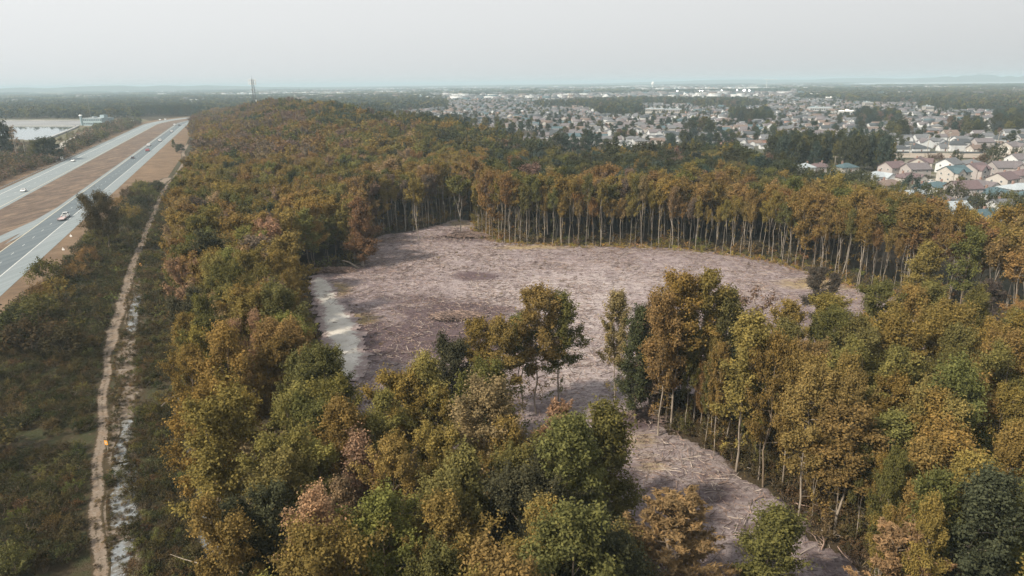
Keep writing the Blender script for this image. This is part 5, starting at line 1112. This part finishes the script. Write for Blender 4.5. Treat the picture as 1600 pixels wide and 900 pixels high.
# trees between the houses and the far woods
TT = []; DKG = [('dark green', .45), ('bluish green', .3), ('olive green', .2), ('purplish brown', .05)]
def pickc(rr, w_):
    u = rr.rand(); acc = 0
    for c_, p_ in w_:
        acc += p_
        if u <= acc: return c_
    return w_[-1][0]
def far_trees(n, pxr, dr, cond, hr, kinds, cols, seed, out, wid=(.8, 1.3), zz=.3):
    rr = np.random.RandomState(seed); a0, a1 = [math.atan2(ray(p_, 200)[0], ray(p_, 200)[1]) for p_ in pxr]
    a = rr.uniform(a0, a1, n); d = np.sqrt(rr.uniform(dr[0]**2, dr[1]**2, n)); x = d*np.sin(a); y = d*np.cos(a); px, py, _ = project(x, y, 0); k = cond(px, py, x, y, rr)
    for x_, y_, q_ in zip(x[k], y[k], py[k]):
        kd = kinds[0] if math.hypot(x_, y_) < 950 else kinds[1]; h = rr.uniform(*hr); h0 = VAR[kd][0][2]
        out.append((x_, y_, zz+float(terrain(x_, y_)), rr.uniform(0, 6.28), h/h0*rr.uniform(*wid), h/h0, kd, rr.randint(0, 99), jit(rr, PAL[pickc(rr, cols)], .2)))
infor = lambda x, y: inside(FOREST, x, y)
HXY = np.array([(q[0], q[1]) for q in TWN])
far_trees(6500, (520, 1640), (430, 2300), lambda px, py, x, y, r_: (py < 240) & (py > 146) & ~infor(x, y) & ~is_wood(px, py), (4, 8.5), ('round_tree', 'tiny_tree'), DKG, 1, TT)
far_trees(16000, (640, 1640), (430, 2600), lambda px, py, x, y, r_: is_wood(px, py) & ~infor(x, y), (9, 14), ('round_tree', 'tiny_tree'), DKG, 2, TT)
far_trees(9000, (1240, 1640), (1000, 3200), lambda px, py, x, y, r_: (py < 165) & (py > 136) & (px > 1300-(160-py)*14), (9, 14), ('tiny_tree', 'tiny_tree'), DKG, 3, TT, (1.2, 1.9))
far_trees(9000, (-60, 700), (1030, 2600), lambda px, py, x, y, r_: (px < 540+200*vnoise(x, y, 240, 6)+60*vnoise(x, y, 60, 8)) & (py < 186.5) & (py > 147) & ~((px < 130) & (py > 187)) & ~((px > 225) & (px < 305) & (py > 176)), (10, 15), ('tiny_tree', 'tiny_tree'), [('dark green', .5), ('bluish green', .3), ('olive green', .2)], 4, TT, (1., 1.5))
scatter_object('distant_trees', TT, 'dark trees between the houses and in the far woods around the town', 'woods')
# the dark wall of tall trees behind the basins and where the highway disappears
TW = []; far_trees(2300, (-60, 260), (965, 1090), lambda px, py, x, y, r_: (py < 187.5) & (px < 205) | ((py < 184) & (px < 225)), (24, 30), ('round_tree', 'round_tree'), [('dark green', .75), ('bluish green', .15), ('olive green', .1)], 6, TW, (.75, 1.0))
far_trees(700, (215, 345), (1130, 1420), lambda px, py, x, y, r_: (py < 182) & (px > 215) & (px < 335), (11, 16), ('far_broad', 'far_broad'), [('dark green', .6), ('bluish green', .4)], 7, TW)
scatter_object('wood_wall', TW, 'wall of tall dark trees behind the water basins', 'woods')
# copse of tall dark trees between the forest and the houses (each tree an object)
CO = []
rr = np.random.RandomState(9)
for i in range(56):
    px = 1204+i*3.3+rr.uniform(-3, 3); py = 250+rr.uniform(0, 17)+ (px-1206)*.02
    CO.append((px, py, rr.uniform(13, 17.5)))
CO.sort()
for i, (px, py, h) in enumerate(CO):
    c_ = ('dark green', 'bluish green', 'dark green', 'olive green')[i % 4]
    lone('broadleaf_tree', 'round_tree', px, py, h, .72, c_, '%s tree of the tall copse before the white houses, %s from the left' % (c_, ordinal(i)), 'trees of the tall copse', seed=i)
GD = [(1225, 290, 9, 'olive green'), (1247, 296, 10, 'dark green'), (1262, 283, 6, 'olive green'), (1301, 278, 6, 'olive green'), (1290, 300, 10, 'dark green'), (1320, 306, 10, 'dark green'), (1345, 305, 9, 'dark green'), (1355, 300, 8, 'olive green'), (1421, 306, 8.5, 'bluish green'), (1400, 314, 7, 'olive green'), (1440, 322, 8, 'dark green'), (1460, 326, 7, 'olive green'), (1490, 320, 8.5, 'dark green'),
      (1475, 318, 5, 'olive green'), (1521, 330, 6, 'dark green'), (1540, 332, 7, 'dark green'), (1557, 328, 6.5, 'dark green'), (1575, 330, 7, 'olive green'), (1595, 334, 7, 'dark green'), (1450, 258, 6, 'purplish brown'), (1465, 257, 6, 'purplish brown'), (1492, 256, 7, 'dark green'), (1545, 262, 9, 'dark green'), (1553, 258, 11, 'dark green'), (1535, 262, 7, 'purplish brown'),
      (1585, 257, 8, 'dark green'), (1480, 298, 3, 'dark green'), (1446, 285, 3.5, 'dark green'), (1500, 290, 4, 'olive green'), (1384, 262, 7, 'dark green'), (1400, 260, 7, 'dark green'), (1340, 285, 6, 'dark green'), (1580, 345, 8, 'olive green'), (1600, 350, 9, 'dark green'), (1560, 352, 7, 'olive green'), (1505, 348, 6, 'dark green'), (1465, 345, 7, 'olive green')]
GD.sort()
for i, (px, py, h, c_) in enumerate(GD):
    lone('garden_tree', 'big_bush', px, py, h, .8, c_, '%s garden tree among the near houses, %s from the left' % (c_, ordinal(i)), 'garden trees among the near houses', seed=i+3)
BK = [(870, 250, 13), (884, 248, 12), (914, 246, 15), (924, 247, 14), (946, 243, 9), (1048, 238, 11), (1066, 240, 14), (1074, 239, 13), (1095, 237, 11), (1106, 237, 11), (1118, 236, 11), (1130, 236, 12), (1142, 236, 11), (898, 250, 11), (960, 240, 10)]
for i, (px, py, h) in enumerate(BK):
    lone('broadleaf_tree', 'round_tree', px, py, h, 1.0, ('dark green', 'bluish green')[i % 2], 'dark tree at the back edge of the woods before the town, %s from the left' % ordinal(sorted(q[0] for q in BK).index(px)), 'back row of dark trees before the town', seed=i)
# hedge and dark fences behind the white row
for i, (a, b, y_) in enumerate([(1395, 1420, 240.5), (1425, 1462, 240.5), (1492, 1535, 241), (1497, 1520, 318.5)]):
    wall('garden_fence', [at(a, y_), at(b, y_)], .15, 1.6, M['r_dark'], ['dark fence behind the two leftmost white bungalows', 'dark fence along the dirt road, middle piece', 'dark fence along the dirt road near its right end', 'dark fence at the foot of the near pink house'][i], 'fence')
for i, (px, py, h) in enumerate([(1480, 239, 13), (1555, 245, 15), (1303, 268, 8), (1315, 267, 7.5), (1420, 247, 9), (1547, 262, 10), (1448, 240, 12), (1386, 236, 11), (1491, 206, 14), (1497, 345, 7)]):
    pole(px, py, h, 'utility pole in the town, %s from the left' % ordinal(sorted(q for q in (1480, 1555, 1303, 1315, 1420, 1547, 1448, 1386, 1491, 1497)).index(px)), 1, 'utility poles of the town', z0=0)
CK = ['white', 'silver', 'dark', 'white', 'red', 'silver', 'white', 'dark', 'white', 'silver', 'white', 'white']
for i, (px, py) in enumerate([(1454, 286), (1470, 292), (1536, 306), (1478, 271), (1560, 340), (1572, 341), (1582, 339), (1541, 286), (1508, 240), (1600, 322), (1403, 294), (1590, 245)]):
    p = at(px, py); put_car(CK[i], p, R(20+40*(i % 4)), '%s parked car among the near houses, %s from the left' % (CK[i], ordinal(sorted((1454, 1470, 1536, 1478, 1560, 1572, 1582, 1541, 1508, 1600, 1403, 1590)).index(px))), 'cars parked among the near houses', .05)

# ---------------------------------------------------------------- larger buildings far off
M['brightroof'] = simple('white_roof_membrane', (.72, .72, .72), .7, .06, .2)
FB = [(1008, 1036, 181, 9, 26, 'w_cream', 'r_pale blue', 'long low beige school building in the middle of the town', 2), (1036, 1064, 180.5, 8, 24, 'w_pink', 'r_pale blue', 'pinkish school wing right of the beige one', 2), (1311, 1353, 183, 7, 30, 'w_grey', 'brightroof', 'low hall with pale roof at the right of the town', 1), (1265, 1300, 178, 8, 30, 'w_grey', 'roofgrey', 'grey long building above the houses on the right', 2),
      (1350, 1362, 176, 14, 20, 'w_beige', 'roofgrey', 'small beige apartment block right of the pale roofed hall', 3), (402, 437, 156, 15, 70, 'w_white', 'brightroof', 'large white warehouse right of the lattice tower', 1), (404, 428, 151, 14, 80, 'w_pink', 'brightroof', 'pinkish warehouse behind the large white one', 1), (318, 341, 148.5, 12, 80, 'w_white', 'brightroof', 'long white warehouse left of the lattice tower', 1),
      (296, 312, 143, 12, 120, 'w_white', 'brightroof', 'small far white shed left of the long warehouse', 1), (324, 334, 142.5, 12, 120, 'w_white', 'brightroof', 'small far white shed behind the long warehouse', 1), (370, 382, 143, 12, 120, 'w_white', 'brightroof', 'far white shed just left of the lattice tower', 1), (428, 442, 142, 12, 120, 'w_white', 'brightroof', 'far white shed right of the tower', 1),
      (484, 500, 152.5, 12, 60, 'w_white', 'brightroof', 'white hall right of the ridge top', 1), (505, 528, 152, 11, 60, 'w_grey', 'brightroof', 'greyish hall beside the white hall', 1), (683, 704, 155, 14, 60, 'w_white', 'brightroof', 'bright wide hall in the distance left of the town', 1), (640, 655, 153, 14, 50, 'w_beige', 'brightroof', 'beige far hall above the ridge hump', 1),
      (862, 882, 148, 12, 90, 'w_white', 'brightroof', 'wide far hall above the town centre', 1), (1088, 1100, 158, 10, 50, 'w_white', 'brightroof', 'far white shed below the floodlights', 1), (1445, 1458, 178.5, 10, 18, 'w_beige', 'r_pale blue', 'pale block among the right woods', 2), (146, 158, 147.5, 12, 80, 'w_white', 'brightroof', 'tiny white shed above the left woods', 1),
      (1290, 1312, 160, 12, 60, 'w_beige', 'brightroof', 'pale far block at the edge of the upper woods', 2), (1325, 1345, 158, 12, 60, 'w_beige', 'brightroof', 'second pale far block at the edge of the upper woods', 2)]
for a, b, y_, h, dp, wm_, rm_, lb, st in FB: block('far_building', a, b, y_, h*(1 if y_ > 170 else .8), dp, M[wm_], M[rm_], lb, 'building', st, 10)
def water_tower(px, py, h, r_, label):
    p = at(px, py); e = empty('water_tower', (p[0], p[1], 0)); tag(e, label, 'water tower'); MB().tube([(0, 0, 0), (0, 0, h*.55)], [r_*.5, r_*.4], 16).build('shaft', M['white'], e)
    MB().tube([(0, 0, h*.55), (0, 0, h*.66), (0, 0, h*.92), (0, 0, h)], [r_*.5, r_, r_, r_*.3], 20).build('tank', M['white'], e)
water_tower(1019.5, 141, 46, 7, 'white water tower standing on the horizon')
M['lamp'] = newmat('floodlight_glow')[0]; b_ = M['lamp'].node_tree.nodes['Principled BSDF']; b_.inputs['Emission Color'].default_value = (1, 1, .95, 1); b_.inputs['Emission Strength'].default_value = 9
def flood(px, py, h, r_, label):
    p = at(px, py); e = empty('floodlight_mast', (p[0], p[1], 0)); tag(e, label, 'floodlight', 'lit floodlights'); MB().tube([(0, 0, 0), (0, 0, h)], [.5, .3], 6).build('mast', M['steel'], e)
    MB().box(-r_, r_, -.4, .4, h, h+r_*1.3).build('lamp_head', M['lamp'], e)
fl = [(1057, 163, 2.0), (1092, 162, 1.6), (1096, 162, 1.6), (1126, 161.5, 1.6), (1150, 161, 1.8), (1161, 163, 3.4), (1169, 163, 2.2), (97, 144, 4.5), (104, 144, 2.5), (108.5, 144, 4), (115.5, 144, 4), (130, 144.5, 3.5), (133.5, 144.5, 3.5)]
for i, (a, b, r_) in enumerate(fl): flood(a, b, 26, r_*.6, ('lit floodlight of the sports ground right of the town centre, %s from the left' % ordinal(i)) if i < 7 else ('lit floodlight above the far left woods, %s from the left' % ordinal(i-7)))
def crane():
    p = at(1197, 142); e = empty('tower_crane', (p[0], p[1], 0)); tag(e, 'pale tower crane on the horizon right of the water tower', 'crane'); MB().tube([(0, 0, 0), (0, 0, 52)], .9, 4).build('mast', M['white'], e); MB().tube([(-14, 0, 50), (44, 0, 50)], .7, 4).build('jib', M['white'], e)
crane()
# far woods: patches of many crowns in one mass
rr = np.random.RandomState(8); cs, ns, sz, lv = [], [], [], []
for i in range(150):
    cx, cy_ = rr.uniform(-50, 50, 2); r_ = rr.uniform(4, 7); hh = rr.uniform(9, 14); k = 26; q = rr.normal(size=(k, 3)); q /= np.linalg.norm(q, axis=1, keepdims=True); q[:, 2] = np.abs(q[:, 2]); base = rr.uniform(.15, .75)
    cs.append(np.array([cx, cy_, hh-r_*.8])+q*np.array([r_, r_, r_*.8])); ns.append(q+rr.normal(size=(k, 3))*.3); sz.append(rr.uniform(1.6, 2.6, k)); lv.append(np.clip(base+rr.normal(0, .12, k), 0, 1))
VAR['wood_patch'] = [(leaves_mesh('wood_patch', np.concatenate(cs), np.concatenate(ns), np.concatenate(sz), np.concatenate(lv), aspect=.9), None, 12)]
FW = []; rr = np.random.RandomState(12)
def patches(n, dr, scl, cond):
    a = rr.uniform(R(-42), R(42), n); d = np.sqrt(rr.uniform(dr[0]**2, dr[1]**2, n)); x = d*np.sin(a); y = d*np.cos(a); px, py, _ = project(x, y, 0); k = cond(px, py, x, y) & ~((px > 1312) & (py < 134.6) & (py > 127.5))
    for x_, y_ in zip(x[k], y[k]): FW.append((x_, y_, -1., rr.uniform(0, 6.28), scl, rr.uniform(.8, 1.15)*(scl**.25), 'wood_patch', 0, jit(rr, PAL[pickc(rr, [('dark green', .5), ('bluish green', .35), ('olive green', .15)])], .2)))
patches(1500, (2500, 6000), 1.15, lambda px, py, x, y: (vnoise(x, y, 700, 2) > np.where(px < 260, .22, .45)) | (px > 1380))
patches(1800, (6000, 20000), 2.8, lambda px, py, x, y: vnoise(x, y*.6, 1600, 4) > .35)
scatter_object('far_woods', FW, 'far dark woods reaching to the horizon', 'woods')
VAR['pale_block'] = [(MB().box(-9, 9, -6, 6, 0, 6).mesh('pale_block', M['w_white']), MB().box(-9.3, 9.3, -6.3, 6.3, 6, 6.6).mesh('pale_block_roof', M['brightroof']), 6)]
FH = []
far2 = np.random.RandomState(4); a = far2.uniform(R(-42), R(42), 14000); d = np.sqrt(far2.uniform(1900**2, 8000**2, 14000)); x = d*np.sin(a); y = d*np.cos(a); px, py, _ = project(x, y, 0)
k = (vnoise(x, y, 520, 9)+vnoise(x, y, 140, 10)*.5 > np.where((px < 240), 1.2, np.where(px > 1330, .85, np.where(px < 450, .9, .6))))
k &= ~((px > 1312) & (py < 134.6) & (py > 127.5))
for x_, y_ in zip(x[k], y[k]): FH.append((x_, y_, 2, far2.uniform(0, 6.28), far2.uniform(1.1, 2.0), far2.uniform(1.2, 1.9), 'town_house' if far2.rand() < .7 else 'pale_block', far2.randint(0, 99), (1, 1, 1)))
scatter_object('far_town', FH, 'scattered pale buildings far away toward the horizon', 'town')
# fields, river, rising ground at the horizon
fieldm = blend('pale_field', [(.22, .21, .15), ((.15, .16, .10), .004, .45, .6, .8)], None)
for i, pl in enumerate([[(205, 151.5), (420, 154), (405, 160), (330, 158.5), (240, 156)], [(-40, 147.5), (170, 147), (160, 149.5), (-40, 149.5)], [(450, 149), (560, 150), (560, 151.6), (450, 151)]]): sheet('field', [at(*p) for p in pl], 13. if i else 1.5, fieldm, lift=False)
M['river'] = newmat('river_water')[0]; b_ = M['river'].node_tree.nodes['Principled BSDF']; b_.inputs['Base Color'].default_value = (.3, .33, .35, 1); b_.inputs['Roughness'].default_value = .25
def ridge_hills(name, az0, az1, d, hmax, dep, seed, mat, z0=0):
    n = 60; rows = [(0, 0), (.25, .55), (.5, 1), (.75, .7), (1, 0)]; v = []; f = []
    for q, (t, hf) in enumerate(rows):
        for i in range(n+1):
            a = R(az0+(az1-az0)*i/n); dd = d+dep*t; x, y = dd*math.sin(a), dd*math.cos(a); ed = math.sin(math.pi*i/n)**.5; v.append((x, y, z0+hmax*hf*ed*(.75+.5*float(vnoise(i*.35, q*.2, 1, seed)))-2))
    for q in range(len(rows)-1):
        for i in range(n): b = q*(n+1)+i; f.append((b, b+1, b+n+2, b+n+1))
    me = bpy.data.meshes.new(name); me.from_pydata(v, [], f); me.materials.append(mat); me.polygons.foreach_set('use_smooth', [True]*len(f)); tag(meshobj(name, me), kind='structure')
hillm = blend('wooded_hills', [(.045, .055, .038), ((.07, .075, .05), .01, .45, .6, .8)], None)
ridge_hills('hills', -44, -14, 7500, 62, 2500, 1, hillm); ridge_hills('hills', 4, 46, 9500, 60, 3000, 2, hillm); ridge_hills('hills', 29, 38, 9000, 74, 1500, 3, hillm)
rp_ = [at(1315, 133.2), at(1400, 132.2), at(1500, 131.3), at(1700, 129.5), at(1700, 126.8), at(1500, 128.6), at(1400, 129.6), at(1320, 131)]
sheet('river', rp_, 4, M['river'], lift=False)

# ---------------------------------------------------------------- haze
hz = MB().box(-24000, 24000, -600, 27500, -30, 80).mesh('haze'); hm_ = bpy.data.materials.new('haze'); hm_.use_nodes = True; nt_ = hm_.node_tree; nt_.nodes.clear()
out = nt_.nodes.new('ShaderNodeOutputMaterial'); pv = nt_.nodes.new('ShaderNodeVolumePrincipled'); pv.inputs['Density'].default_value = 0.00019; pv.inputs['Color'].default_value = (.62, .79, .89, 1); pv.inputs['Anisotropy'].default_value = 0.0
nt_.links.new(pv.outputs[0], out.inputs['Volume']); hz.materials.append(hm_); tag(meshobj('haze', hz), 'thin bluish haze hanging over the whole plain', 'haze', None, 'stuff')
